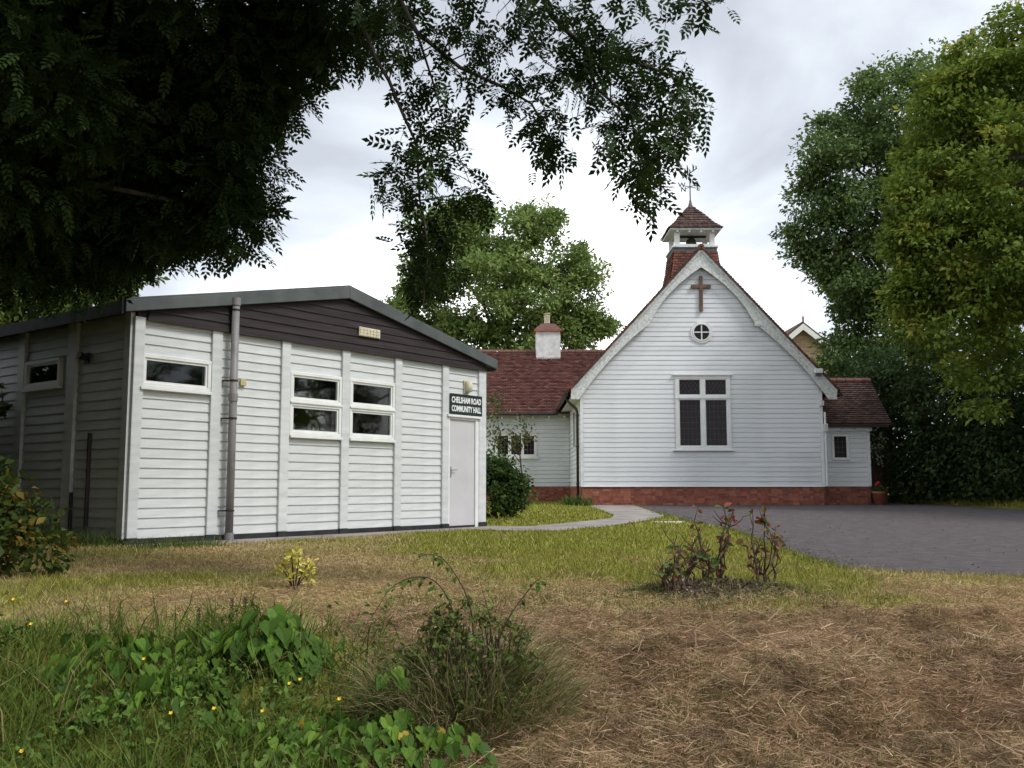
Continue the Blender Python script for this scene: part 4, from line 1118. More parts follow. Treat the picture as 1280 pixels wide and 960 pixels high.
def tree(name, label, trunk, fork, lobes, r0, group=None, knobs=5, **kw):
    """trunk=(x,y) foot, fork = height of first limbs"""
    x, y = trunk; zb = gz1(x, y)
    t = thing(name, label, "tree", (x, y, zb), 0, group)
    L0 = [(l[0] - x, l[1] - y, l[2] - zb, l[3]) for l in lobes]
    if knobs:
        ex = []
        for l in L0:
            for dd in rand_dirs(knobs, 0.15):
                rr = l[3] * random.uniform(0.22, 0.45); q = l[3] * random.uniform(0.75, 1.12)
                ex.append((l[0] + dd[0] * q, l[1] + dd[1] * q, l[2] + dd[2] * q, rr))
        KN = [(l[0], l[1], l[2], l[3] * 0.86) for l in L0] + ex
    else: KN = L0
    tb = MB()
    cxm = sum(l[0] for l in L0) / len(L0); cym = sum(l[1] for l in L0) / len(L0); top = max(l[2] for l in L0)
    tb.tube([(0, 0, -0.3), (0.05, 0, fork * 0.5), (cxm * 0.25, cym * 0.25, fork), (cxm * 0.6, cym * 0.6, (fork + top) / 2), (cxm, cym, top)], [r0 * 1.25, r0, r0 * 0.85, r0 * 0.45, 0.04], 9, cap=False)
    tb.build("trunk", BARK, t, True)
    lm_ = MB()
    for k, l in enumerate(L0):
        f = 0.25 + 0.6 * (k % 5) / 5
        b = Vector((cxm * 0.25, cym * 0.25, fork)).lerp(Vector((cxm, cym, top)), f * 0.8)
        limbs(lm_, b, [l], r0 * 0.4)
    lm_.build("limbs", BARK, t, True)
    if 'zmin' in kw and kw['zmin'] is not None: kw['zmin'] -= zb
    V, F, C = crown_arrays(KN, **kw)
    tag(link("crown", fast_mesh("crown", V, F, C, LEAF), t), kind="stuff")
    return t

CANOPY = [(-4.79,9.00,5.28,1.1), (-4.06,9.50,5.53,1.1), (-2.91,9.00,5.28,1), (-2.16,9.00,5.40,0.62), (-1.56,8.50,5.22,0.5), (-4.66,9.00,4.30,1.1), (-3.90,9.50,4.58,1), (-3.02,9.30,4.63,0.72), (-4.95,9.50,3.57,0.95), (-4.36,10.00,3.76,0.8), (-3.35,9.40,3.83,0.72), (-2.63,9.00,3.86,0.38), (-2.73,9.00,3.38,0.3), (-4.69,10.00,3.50,0.5), (-5.37,10.00,3.46,0.6), (-3.34,9.20,3.40,0.33), (-2.43,9.00,5.03,0.5), (-2.55,9.20,4.54,0.25), (-3.97,9.80,3.44,0.35), (-4.40,8.00,3.55,0.6), (-3.77,7.50,4.05,0.5), ]
SPRAY_A = [(-0.94,7.66,4.64), (-0.77,7.65,4.70), (-0.56,6.76,4.15), (-0.39,6.78,4.20), (-0.26,7.54,4.44), (-0.26,7.44,4.21), (-0.45,7.37,4.26), (-0.58,7.01,4.05), (-0.80,7.31,4.23), (-0.89,7.31,4.06), (-0.73,7.28,3.95), (-0.54,6.86,3.80), (-0.34,7.13,3.92), (-0.25,7.09,3.77), (-0.84,7.42,3.85), (-0.70,7.69,3.92), (-0.53,7.65,3.84), (-0.72,7.24,3.58), (-0.55,7.14,3.47), (-0.39,6.97,3.31), (-0.88,6.74,3.96), (-0.94,6.73,4.20), (-1.13,7.16,4.45), (-0.12,7.02,4.35), (-0.31,7.08,4.44), (-0.20,7.59,4.36), ]
SPRAY_B = [(-0.87,7.23,3.34), (-0.72,7.26,3.39), (-0.54,6.94,3.21), (-0.87,6.72,3.02), (-0.78,7.03,3.05), (-0.59,6.84,3.02), (-0.46,7.21,3.18), (-0.33,7.70,3.21), (-0.95,7.37,3.07), (-0.71,6.88,2.86), (-0.58,7.59,3.07), (-0.38,7.50,3.01), (-0.25,7.43,3.02), (-0.84,7.61,2.94), (-0.64,7.46,2.87), (-0.48,7.49,2.84), ]
SPRAY_BD = [(-0.67,7.45,2.74), (-0.83,8.08,2.80), (-0.62,8.06,2.79), (-0.68,7.26,2.43), (-0.63,7.85,2.54), (-0.79,7.82,2.43), (-0.72,7.56,2.33), ]
SPRAY_C = [(0.00,7.03,3.75), (0.09,6.99,3.79), (0.23,7.42,4.01), (0.30,7.00,3.75), (0.06,7.33,3.74), (0.21,6.85,3.52), (0.35,7.38,3.66), (0.16,7.40,3.57), (0.30,6.96,3.34), (0.36,7.07,3.29), (0.26,7.42,3.38), (-0.06,7.22,3.76), ]
SPRAY_D = [(0.06,6.79,4.30), (0.20,6.52,4.15), (0.35,6.62,4.22), (0.52,7.00,4.39), (0.59,6.47,4.06), (0.16,7.21,4.38), (0.29,6.57,4.03), (0.47,7.21,4.31), (0.58,6.61,3.99), (0.25,7.26,4.24), (0.40,7.01,4.08), (0.53,6.80,3.94), (0.36,6.82,3.84), (0.51,6.95,3.87), (0.63,6.89,3.84), (0.66,6.61,3.90), (0.42,6.51,3.58), (0.59,6.81,3.68), (-0.03,7.23,4.39), ]
SPRAY_E = [(0.75,6.92,4.04), (0.83,6.38,3.81), (0.90,7.12,4.04), (1.04,7.03,4.00), (1.16,7.21,3.98), (1.16,6.49,3.66), (0.98,7.04,3.88), (0.74,6.36,3.55), (0.69,6.95,3.71), (0.80,6.57,3.52), (0.93,6.53,3.53), (1.18,7.18,3.81), (1.19,6.41,3.51), (1.33,6.82,3.56), (1.27,7.15,3.67), (1.02,6.54,3.42), (0.87,6.51,3.38), (0.81,7.18,3.62), (0.67,6.72,3.34), (0.88,7.02,3.46), (0.93,6.33,3.19), (1.12,6.66,3.35), (1.23,6.47,3.28), (1.31,6.97,3.42), (1.09,6.38,3.14), (0.75,7.25,3.42), (0.73,6.33,3.02), (0.97,7.03,3.34), (1.01,6.32,3.08), (1.16,6.56,3.17), (1.16,7.11,3.30), ]
SPRAY_F = [(0.83,6.46,2.98), (0.89,6.48,2.96), (1.03,6.99,3.17), (0.83,6.69,2.94), (0.87,6.34,2.81), (1.08,7.29,3.15), (1.01,6.45,2.82), (0.90,6.34,2.73), (1.02,6.64,2.80), ]
SPRAY_G = [(0.91,6.72,4.30), (0.78,6.84,4.35), (1.25,6.21,4.03), (1.42,6.44,4.13), (1.07,6.13,4.03), ]
t1 = [(-1.27,7.20,4.97), (-1.21,7.20,4.44), (-1.06,7.20,4.08), (-0.96,7.20,3.91), (-0.84,7.20,3.62), (-0.74,7.20,3.40), (-0.71,7.20,2.95), (-0.64,7.20,2.58), (-0.68,7.20,2.08), ]
t2 = [(-1.06,7.10,4.91), (-0.74,7.10,4.26), (-0.40,7.10,3.97), (-0.06,7.10,3.81), (0.15,7.10,3.68), (0.34,7.10,3.33), ]
t3 = [(0.00,6.80,4.86), (0.30,6.80,4.23), (0.53,6.80,3.99), (0.89,6.80,3.89), (1.18,6.80,3.77), (1.34,6.80,3.43), ]
t4 = [(0.53,6.80,3.99), (0.62,6.80,3.68), (0.88,6.80,3.43), (0.93,6.80,3.10), (1.19,6.80,2.83), ]
t5 = [(-0.75,7.20,4.31), (-0.62,7.20,3.91), (-0.50,7.20,3.46), ]
t6 = [(0.70,6.60,4.62), (1.10,6.60,4.37), (1.44,6.60,4.22), ]
MID = [(-3.40,50.00,13.15,2.3), (-0.64,50.00,13.80,2.4), (-2.77,50.00,14.46,1.6), (1.70,50.00,12.50,2.1), (3.18,50.00,11.20,1.7), (-4.44,50.00,10.56,2), (-1.66,49.00,10.57,2.6), (0.83,49.00,9.94,2.4), (3.37,50.00,9.28,1.7), (4.42,50.00,8.64,1.1), (-4.00,50.00,8.42,1.9), (-1.65,49.00,7.64,2), (-5.70,50.00,9.49,0.9), (2.10,50.00,8.21,2), ]
RA = [(16.92,40.00,16.49,2.3), (18.72,40.00,17.92,2), (15.38,40.00,16.85,1.4), (14.11,40.00,15.06,1.3), (15.44,40.00,14.00,2.3), (13.34,40.00,12.77,1.3), (12.79,40.00,11.54,1), (14.31,40.00,11.19,1.9), (15.98,40.00,10.50,2.4), (14.57,40.00,9.12,1.4), (15.18,40.00,7.40,1.6), (16.51,40.00,7.06,2.4), (18.14,40.00,12.94,2.6), (14.62,40.00,6.04,1), ]
RB = [(14.30,27.00,12.83,1.6), (13.45,27.00,12.35,1), (15.28,27.00,13.57,1.4), (12.81,27.00,11.14,1.1), (12.18,27.00,10.05,0.8), (12.97,26.00,10.06,1.7), (11.78,26.00,8.45,1.1), (11.40,26.00,7.43,0.8), (12.14,25.50,6.97,1.8), (13.50,25.00,8.81,2), (13.59,25.00,6.63,2), (11.45,26.00,6.19,0.7), (11.96,26.00,5.30,1.5), (13.36,26.00,4.86,2), (11.26,26.50,7.10,0.5), ]
UND = [(13.51,34.00,3.81,1.3), (14.12,33.00,4.56,1.9), (14.55,31.00,4.07,1.8), (15.56,30.00,3.46,2), (13.38,33.50,2.09,0.9), (14.06,32.50,2.05,1.4), (14.70,31.00,1.99,1.5), (15.33,29.50,1.69,1.4), (13.74,32.50,0.97,0.7), (14.36,31.50,0.84,0.7), (14.67,30.00,0.83,0.8), (15.26,29.00,0.83,0.8), (14.03,36.00,4.60,1.4), (13.71,38.00,5.13,1), (13.90,37.00,3.46,1), ]
LB = [(-15.74,30.00,6.77,1), (-14.48,30.00,6.90,1.2), (-13.21,30.00,7.03,1.2), (-12.21,30.00,7.29,0.8), (-14.22,31.00,8.04,1), ]

# ---- background trees
tree("broadleaf_tree", "round bushy green tree rising behind the church wing chimney", (0.2, 51), 4.0, MID + [(-3.0,51,4.2,2.2),(0.5,51,4.0,2.5),(3.5,51,4.4,2.0)], 0.35,
     per_m2=0.62, leaf=0.21, c_lo=(0.11,0.175,0.042), c_hi=(0.30,0.385,0.12), clump=0.66, per=105, inner=0.55, flat=0.65)
tree("tall_ash_tree", "tall feathery dark green ash tree beside the church porch", (17.5, 41), 4.0, RA + [(19.5,41,14.5,3.2),(22,41,12,3.5),(20,41,9,3.2),(23.5,42,17,3.0)], 0.4,
     per_m2=0.66, leaf=0.19, c_lo=(0.068,0.118,0.038), c_hi=(0.20,0.28,0.092), clump=0.78, per=100, inner=0.5, flat=0.45)
tree("yellow_green_tree", "yellow green maple tree with golden tips overhanging the drive", (15.8, 27.2), 3.0, RB + [(16.5,26.5,11.5,2.2),(17.5,26,8.5,2.8),(16.5,27,5.5,2.4),(18.5,25,12,2.6),(19,22,7,3),(18,19,8,3),(20,20,11,3),(21,14,6,3),(22,9,6,3),(21,12,2.5,2.5),(21,7,2.5,2.5),(20,17,3,2.5)], 0.3,  # far-right lobes: unseen tree row added to darken the hall window reflections
     per_m2=0.95, leaf=0.155, c_lo=(0.080,0.135,0.021), c_hi=(0.24,0.31,0.05), clump=0.55, per=95, inner=0.5, flat=0.45, tipcol=(0.34,0.35,0.06))
# dark shrubs under the trees, each its own bush
def bush(name, label, lobes, leaf, c_lo, c_hi, per_m2=2.2, clump=0.30, per=40, group=None, mat=None, tipcol=None, cat="shrub", inner=0.4):
    x = sum(l[0] for l in lobes) / len(lobes); y = sum(l[1] for l in lobes) / len(lobes); zb = gz1(x, y)
    t = thing(name, label, cat, (x, y, zb), 0, group)
    L0 = [(l[0] - x, l[1] - y, l[2] - zb, l[3]) for l in lobes]
    st = MB()
    for l in L0:
        MB().tube([(l[0] * 0.3, l[1] * 0.3, -0.1), (l[0] * 0.6 + random.uniform(-.1,.1), l[1] * 0.6, l[2] * 0.5), (l[0], l[1], l[2] + l[3] * 0.4)], [0.03, 0.02, 0.006], 6, cap=False).build("stem", TWIG, t)
    V, F, C = crown_arrays(L0, per_m2=per_m2, leaf=leaf, c_lo=c_lo, c_hi=c_hi, clump=clump, per=per, inner=inner, flat=0.7, zmin=0.0, tipcol=tipcol)
    tag(link("foliage", fast_mesh("foliage", V, F, C, LEAF), t), kind="stuff")
    return t
DKG = dict(c_lo=(0.028,0.052,0.018), c_hi=(0.075,0.12,0.038), per_m2=1.6, clump=0.45, per=48)
bush("laurel_shrub", "dark overgrown shrub beside the brown gate by the porch", [UND[0], UND[4], UND[12], UND[13], UND[14], (13.3,35.5,0.6,1.1), (12.9,38,1.2,1.6)], 0.17, **DKG)
bush("hedge_shrub", "tall dark hedge shrub beneath the tall ash tree", [UND[1], UND[5], UND[8], (15.0,35,3.0,2.0), (14.4,34.2,0.6,1.0), (15.5,36,0.9,1.4)], 0.17, **DKG)
bush("hedge_shrub", "dark ivy-like shrub beneath the middle of the yellow green tree", [UND[2], UND[6], UND[9], UND[10], (16.5,33,3.0,2.2), (15.4,32.6,0.6,1.0), (16.2,31.2,0.5,1.0), (17,34,0.9,1.4)], 0.17, **DKG)
bush("hedge_shrub", "dark hedge shrub at the far end of the drive under the overhanging maple boughs", [UND[3], UND[7], UND[11], (17.2,29.5,2.5,1.8), (17.5,27.5,2.0,1.8), (17.5,25,2.0,2.0), (16.6,29.6,0.5,1.0), (16.9,28,0.6,1.0), (18.5,31,0.9,1.5)], 0.17, **DKG)
bush("far_hedge", "hazy dark hedge seen through the gaps behind the drive's shrubs", [(15 + 2.2 * k, 46, 1.2, 2.2) for k in range(8)], 0.3, (0.028,0.052,0.018), (0.075,0.12,0.038), per_m2=0.6, clump=0.7, per=50)
# white blossom climber by the porch eave
bl_ = thing("blossom_climber", "climber with small white blossom hanging by the porch eave", "plant", (12.35, 32.6, 0.15))
P = rng.normal(size=(330, 3)) * np.array([0.20, 0.12, 0.22]) + np.array([0.0, 0, 2.15])
P[:60] = rng.normal(size=(60, 3)) * np.array([0.06, 0.06, 0.25]) + np.array([0.12, 0, 1.6])
CC = np.where(rng.random((330, 1)) < 0.45, np.array([[0.55, 0.55, 0.42]]), np.array([[0.05, 0.085, 0.025]]))
V, F, C = leaf_arrays(P, rand_dirs(330), rand_dirs(330, 0.5), np.full(330, 0.10), np.full(330, 0.085), CC)
link("blossom", fast_mesh("blossom", V, F, C, LEAF), bl_)
MB().tube([(0.1, 0.1, 0), (0.15, 0.12, 1.2), (0.0, 0, 2.3)], [0.025, 0.02, 0.008], 6).build("stem", TWIG, bl_)
tree("hazel_tree", "light green tree showing over the roof of the hall", (-14.0, 30.5), 2.0, LB + [(-17,31,5,2.2),(-14,31,4.5,2.0),(-19.5,31,6,2.4),(-12.6,31,4.6,1.2)], 0.2,
     per_m2=1.6, leaf=0.22, c_lo=(0.06,0.10,0.02), c_hi=(0.14,0.19,0.04), clump=0.42, per=40, inner=0.5)
bush("glossy_shrub", "dense dark green rounded shrub against the hall's right corner", [(-0.55,21.6,0.62,0.62),(-0.10,21.9,0.55,0.50),(-0.5,21.8,1.10,0.50),(-0.15,21.8,0.95,0.35),(0.12,21.7,0.78,0.25)], 0.09, (0.030,0.060,0.016), (0.085,0.135,0.035), per_m2=16, clump=0.17, per=34)
# small rose tree by the wing wall
rt_ = thing("standard_rose", "straggly pale leaved rose on a bare stem before the wing window", "plant", (0.25, 24.5, gz1(0.25, 24.5)))
sb = MB()
sb.tube([(0, 0, 0), (0.03, 0, 0.7), (-0.05, 0.0, 1.5), (-0.25, 0, 2.1)], [0.03, 0.025, 0.018, 0.008], 6)
sb.tube([(-0.05, 0, 1.5), (0.1, 0.05, 1.95), (0.05, 0, 2.25)], [0.014, 0.01, 0.005], 6); sb.tube([(-0.05, 0, 1.3), (-0.5, 0, 1.9), (-0.7, 0, 2.6)], [0.014, 0.01, 0.005], 6)
sb.build("stem", TWIG, rt_)
pl = []
for cxx, czz, rr in ((0.0, 2.15, 0.30), (-0.25, 2.0, 0.30), (0.15, 1.95, 0.2), (-0.65, 2.55, 0.28), (-0.75, 2.1, 0.25), (-0.65, 1.75, 0.22), (-0.15, 1.7, 0.22), (-0.7, 2.9, 0.2)):
    n = 60
    P = rng.normal(size=(n, 3)) * rr * 0.5 + np.array([cxx, 0, czz])
    cc = np.where(rng.random((n, 1)) < 0.3, np.array([[0.25, 0.20, 0.10]]), np.array([[0.08, 0.115, 0.04]])) * (0.6 + 0.8 * rng.random((n, 1)))
    pl.append(leaf_arrays(P, rand_dirs(n), rand_dirs(n, 0.7), np.full(n, 0.10), np.full(n, 0.06), cc))
link("foliage", fast_mesh("foliage", *join_arrays(pl), LEAF), rt_)

# ---- the big ash overhead
LX = []                                    # compound (pinnate) leaf template: leaflets along a rachis
def pinnate():
    P, D, Ln = [], [], []
    for k in range(4):
        x = 0.10 + 0.045 * k * 1.1
        for s in (-1, 1):
            P.append((x, 0, 0)); D.append((0.75, s * 0.85, -0.12)); Ln.append(0.078 - 0.004 * abs(k - 1.5))
    P.append((0.27, 0, -0.005)); D.append((1, 0, -0.15)); Ln.append(0.085)
    P = np.array(P, float); P[:, 2] -= 0.6 * P[:, 0] ** 2
    return P, np.array(D, float), np.array(Ln)
pP, pD, pL = pinnate()
Vt, Ft, _ = leaf_arrays(pP, pD, np.tile([0, 0, 1.0], (len(pP), 1)), pL, pL * 0.50, np.ones((len(pP), 3)), 0.18)
rach = np.array([[0, 0.002, 0], [0, -0.002, 0], [0.15, 0.002, -0.0135], [0.15, -0.002, -0.0135], [0.28, 0, -0.047]])
Fr = np.array([[0, 1, 3], [0, 3, 2], [2, 3, 4]])
VT = np.concatenate([Vt, rach]) * 0.82; FT = np.concatenate([Ft, Fr + len(Vt)])
def leaf_frames(n, d, droop=0.55):
    """rotation matrices: x along a drooping outward direction, z up-ish"""
    X = unit(d * np.array([1, 1, 0.6]) + 0.45 * rng.normal(size=(n, 3)) + np.array([0, 0, -droop]))
    Z = unit(np.array([0, 0, 1.0]) + 0.45 * rng.normal(size=(n, 3)))
    Y = unit(np.cross(Z, X)); Z = np.cross(X, Y)
    return np.stack([X, Y, Z], 2)            # columns
def compound_arrays(P, M, sc, cols):
    n = len(P)
    V = np.einsum('nij,vj->nvi', M, VT) * sc[:, None, None] + P[:, None]
    F = (np.arange(n)[:, None, None] * len(VT) + FT[None]).reshape(-1, 3)
    return V.reshape(-1, 3), F, np.repeat(cols, len(VT), 0)

TRX, TRY = -8.6, 6.6
tz = gz1(TRX, TRY)
ash = thing("overhanging_ash_tree", "great dark ash tree whose leafy boughs hang over the hall", "tree", (TRX, TRY, tz))
O = np.array([TRX, TRY, tz])
tb = MB(); tb.tube([(0, 0, -0.3), (0.05, 0, 1.5), (0.2, 0.1, 3.2), (0.6, 0.3, 5.5), (1.0, 0.4, 9.0)], [0.55, 0.42, 0.36, 0.25, 0.06], 12, cap=False)
tb.build("trunk", BARK, ash, True)
lb = MB()
for c in CANOPY[::2]: limbs(lb, (0.35, 0.2, 3.6), [tuple(np.array(c[:3]) - O)], 0.10, 0.03)
for tw, r0 in ((t1, 0.020), (t2, 0.022), (t3, 0.026), (t6, 0.018)):
    pts = [Vector(np.array(p) - O) for p in tw]
    start = Vector((0.6, 0.3, 5.2))
    pre = [start, start.lerp(pts[0], 0.4) + Vector((0, 0, 1.1)), start.lerp(pts[0], 0.8) + Vector((0, 0, 0.7))]
    rr = [0.10, 0.06, 0.04] + [r0 * (1 - 0.75 * k / (len(pts) - 1)) for k in range(len(pts))]
    lb.tube(pre + pts, rr, 7, cap=False)
for tw, r0 in ((t4, 0.014), (t5, 0.012)):
    pts = [Vector(np.array(p) - O) for p in tw]
    lb.tube(pts, [r0 * (1 - 0.7 * k / (len(pts) - 1)) for k in range(len(pts))], 6, cap=False)
allsp = [p for l_ in (SPRAY_A, SPRAY_B, SPRAY_BD, SPRAY_C, SPRAY_D, SPRAY_E, SPRAY_F, SPRAY_G) for p in l_]
skel = [Vector(np.array(p) - O) for tw in (t1, t2, t3, t4, t5, t6) for p in tw]
skel2 = []
for tw in (t1, t2, t3, t4, t5, t6):
    for a_, b_ in zip(tw, tw[1:]):
        for q in range(5): skel2.append(Vector(np.array(a_) - O).lerp(Vector(np.array(b_) - O), q / 5))
for p in allsp:
    p = Vector(np.array(p) - O); c_ = min(skel2, key=lambda q: (q - p).length)
    m_ = c_.lerp(p, 0.5) + Vector((random.uniform(-.05,.05), random.uniform(-.05,.05), 0.04))
    lb.tube([c_, m_, p], [0.006, 0.0045, 0.002], 5, cap=False)
lb.build("limbs", BARK, ash, True)
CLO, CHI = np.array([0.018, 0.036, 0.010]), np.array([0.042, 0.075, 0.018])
parts = []; spray_pts = []
# dense canopy: sprays of compound leaves through each lobe
for x, y, z, r in CANOPY:
    n = int(270 * r * r + 45)
    d = rand_dirs(n, -0.05); rad = r * (0.25 + 0.78 * rng.random(n) ** 0.5)
    cc = np.array([x, y, z]) + d * rad[:, None] * np.array([1, 1.5, 0.95])
    m = 6
    P = np.repeat(cc, m, 0) + rng.normal(size=(n * m, 3)) * 0.05
    dd = np.repeat(d, m, 0) * 0.5 + rand_dirs(n * m) * 0.8
    t = rng.random((n * m, 1))
    parts.append(compound_arrays(P - O, leaf_frames(n * m, dd, 0.35), 0.75 + 0.5 * rng.random(n * m), CLO * (1 - t) + CHI * t))
# hanging boughs
near = []
for lst, dens in ((SPRAY_A, 11), (SPRAY_B, 12), (SPRAY_BD, 30), (SPRAY_C, 11), (SPRAY_D, 12), (SPRAY_E, 10), (SPRAY_F, 9), (SPRAY_G, 9)):
    for p in lst:
        near += [(p, k) for k in range(dens)]
near = [near[i] for i in rng.permutation(len(near))]
lf_me = fast_mesh("leaf", VT, FT, np.ones((len(VT), 3)), ASHL)
P2, D2 = [], []
for k, (p, _) in enumerate(near):
    d = unit(rng.normal(size=3) * np.array([1, 0.8, 0.5]) + np.array([0.15, 0, -0.35]))
    pos = np.array(p) + rng.normal(size=3) * np.array([0.045, 0.10, 0.04]) - d * 0.11
    if k < 300:
        Mx = leaf_frames(1, d[None], 0.35)[0]
        o = link("leaf", lf_me, ash)
        mm = Matrix([list(Mx[i]) + [0] for i in range(3)] + [[0, 0, 0, 1]])
        sc = random.uniform(0.7, 1.1)
        o.matrix_local = Matrix.Translation(Vector(pos - O)) @ mm @ Matrix.Scale(sc, 4)
    else:
        P2.append(pos); D2.append(d)
P2 = np.array(P2); D2 = np.array(D2); t = rng.random((len(P2), 1))
parts.append(compound_arrays(P2 - O, leaf_frames(len(P2), D2, 0.35), 0.7 + 0.4 * rng.random(len(P2)), CLO * (1 - t) + CHI * t))
# unseen rest of the crown, with lobes added low and behind to block light
UP = [(-6.5,9.5,6.5,1.8),(-3.5,9.0,7.2,1.7),(-9,8,5.0,2.2),(-8,11,5.6,2.2),(-10.5,11.5,5.2,2.4),(-6,12.0,6.0,1.7),(-7,6.5,6.0,2.0),(-10.5,6,4.5,2.2),(-5,6,6.6,1.6),(-2.5,7.0,6.6,1.3),(-0.6,7.2,5.9,0.9),(0.5,7.0,5.7,0.8),(-8,9,8.5,2.5),(-5,8,9,2.2),(-8.5,4,5.5,2.0),(-7.6,10.4,3.6,1.5),(-9.5,9.5,2.6,1.6),(-10.5,13,3.2,1.8),(-8.5,6,3.5,1.8),(-7.4,8.2,2.7,1.3),(-8.0,10.8,2.4,1.4),(-9.2,12.4,3.6,1.6),(-6,2,5,2.2),(-8,-0.5,4.5,2.6),(-4,-1,6,2.2),(-11,3,4.5,2.6)]
V, F, C = crown_arrays([(a - O[0], b - O[1], c - O[2], r) for a, b, c, r in UP], per_m2=2.2, leaf=0.20, c_lo=CLO, c_hi=CHI, clump=0.45, per=36, inner=0.3)
parts.append((V, F, C))
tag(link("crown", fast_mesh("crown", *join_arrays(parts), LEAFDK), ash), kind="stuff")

tree("shade_tree", "spreading roadside tree standing across from the church front", (-3.5, -7.5), 2.5, [(-6,-5.5,5.5,2.6),(-3,-6.5,6.5,2.8),(0.5,-7.5,6.0,2.8),(-4,-7,3.2,2.2),(-1,-8,3.2,2.2),(-7,-6,3,2.2),(3.5,-8.5,5.5,2.6)], 0.3,  # behind the camera, added to block sky light from the hall's side wall
     per_m2=1.3, leaf=0.3, c_lo=(0.05,0.085,0.025), c_hi=(0.12,0.17,0.05), clump=0.6, per=40, inner=0.3)
# ---- shrub at the left edge, beside the hall
lbush = bush("broadleaf_shrub", "leafy shrub with yellowing tips growing before the hall's shaded side", [(-4.55,8.2,0.30,0.45),(-4.15,8.1,0.22,0.36),(-4.75,8.4,0.62,0.42),(-4.3,8.3,0.48,0.30),(-5.3,8.6,0.6,0.7)], 0.085, (0.030,0.055,0.012), (0.085,0.125,0.025), per_m2=13, clump=0.17, per=26, tipcol=(0.20,0.15,0.03))
# unseen hedge added out to the left to shade the hall's side
bush("shade_hedge", "tall dark boundary hedge standing away to the side of the hall", [(-8.5,9.0,1.0,1.3),(-9.5,11,1.2,1.5),(-10.8,13,1.3,1.6),(-7.8,7.2,0.8,1.1),(-12,15,1.5,1.8),(-9,9.6,2.2,1.2),(-10.4,12,2.5,1.4),(-6.6,6.8,1.2,1.4),(-6.8,7.2,3.0,1.5),(-6.0,5.4,2.0,1.5),(-6.2,5.2,3.8,1.5),(-6.6,3.4,1.6,1.6),(-6.8,3.2,3.6,1.6),(-8.6,9,3.4,1.4),(-7.1,9.5,1.2,1.2),(-7.3,9.7,2.8,1.2),(-7.9,11.0,1.5,1.2),(-8.6,12.4,2.0,1.3),(-9.0,13.6,1.5,1.3)], 0.16, (0.025,0.045,0.012), (0.06,0.09,0.025), per_m2=9, clump=0.35, per=34)

# ================================================================== TURF, HAY, WEEDS
def pip(x, y, poly):
    ins = np.zeros(len(x), bool); n = len(poly)
    for i in range(n):
        x0, y0 = poly[i]; x1, y1 = poly[(i + 1) % n]
        c = ((y0 > y) != (y1 > y)) & (x < (x1 - x0) * (y - y0) / (y1 - y0 + 1e-12) + x0)
        ins ^= c
    return ins
PATHP = [(-0.72,16.75),(0.0,16.35),(0.77,16.3),(1.73,18.0),(2.9,20.6),(3.6,22.7),(3.68,25),(3.88,30.9),(2.4,30.9),(2.42,29.2),(2.45,23.2),(2.2,21.5),(1.43,20),(0.41,18.2),(-0.3,17.9),(-0.72,17.75)]
ca, sa = math.cos(HRZ), math.sin(HRZ)
def free(x, y):
    jx = x + rng.normal(size=len(x)) * 0.03
    on = (jx > drive_left(y) + 0.02) & (y > 6.0) & (x < drive_right(y) + 0.03) & (y < 36)
    on |= pip(jx, y, PATHP)
    lx = (x - HA[0]) * ca + (y - HA[1]) * sa; ly = -(x - HA[0]) * sa + (y - HA[1]) * ca
    on |= (lx > -0.02) & (lx < 7.55) & (ly > -0.72)
    on |= (y > 30.9) & (x > 2.2) & (x < 11.8); on |= (y > 36.9) & (x < 2.3)
    return ~on
def scatter(n, x0, x1, y0, y1):
    x = rng.uniform(x0, x1, n); y = rng.uniform(y0, y1, n)
    # only where the photograph could look (with a margin)
    k = free(x, y)
    return x[k], y[k]
def bedmask(x, y): return np.exp(-(((x - 1.45) / 0.62) ** 2 + ((y - 6.74) / 0.34) ** 2) * 1.15) * 1.9 - 0.35

turf = []
def lawn(n, x0, x1, y0, y1, ln, wd, keep=1.0):
    x, y = scatter(n, x0, x1, y0, y1)
    k = rng.random(len(x)) > np.clip(bedmask(x, y), 0, 1) * 0.95
    x, y = x[k], y[k]; n = len(x)
    g, n2, wl = zone(x, y)
    P = np.stack([x, y, gz(x, y) - 0.004], 1)
    lean = rng.normal(size=(n, 2)) * (0.55 + 0.5 * (1 - g))[:, None]
    D = np.concatenate([lean, np.ones((n, 1))], 1)
    Ln = ln * (0.5 + rng.random(n)) * (0.8 + 0.5 * g); Wd = wd * (0.6 + 0.8 * rng.random(n))
    C = turf_col(x, y) * (0.55 + 0.95 * rng.random((n, 1)))
    dead = rng.random(n) < 0.25 * (1.2 - g); C[dead] = STRAW1 * (0.8 + 0.7 * rng.random((dead.sum(), 1)))
    turf.append(blade_arrays(P, D, Ln, Wd, rng.normal(size=(n, 3)) * (Ln * 0.25)[:, None], C))
lawn(70000, -5.2, 4.6, 5.6, 8.2, 0.045, 0.0045)
lawn(60000, -5.5, 4.2, 8.0, 11.5, 0.042, 0.006)
lawn(42000, -5.5, 4.2, 11.3, 17.5, 0.045, 0.010)
lawn(26000, -1.5, 4.2, 17.0, 37.0, 0.05, 0.020)
lawn(16000, 13.4, 17.5, 23, 37, 0.12, 0.022)
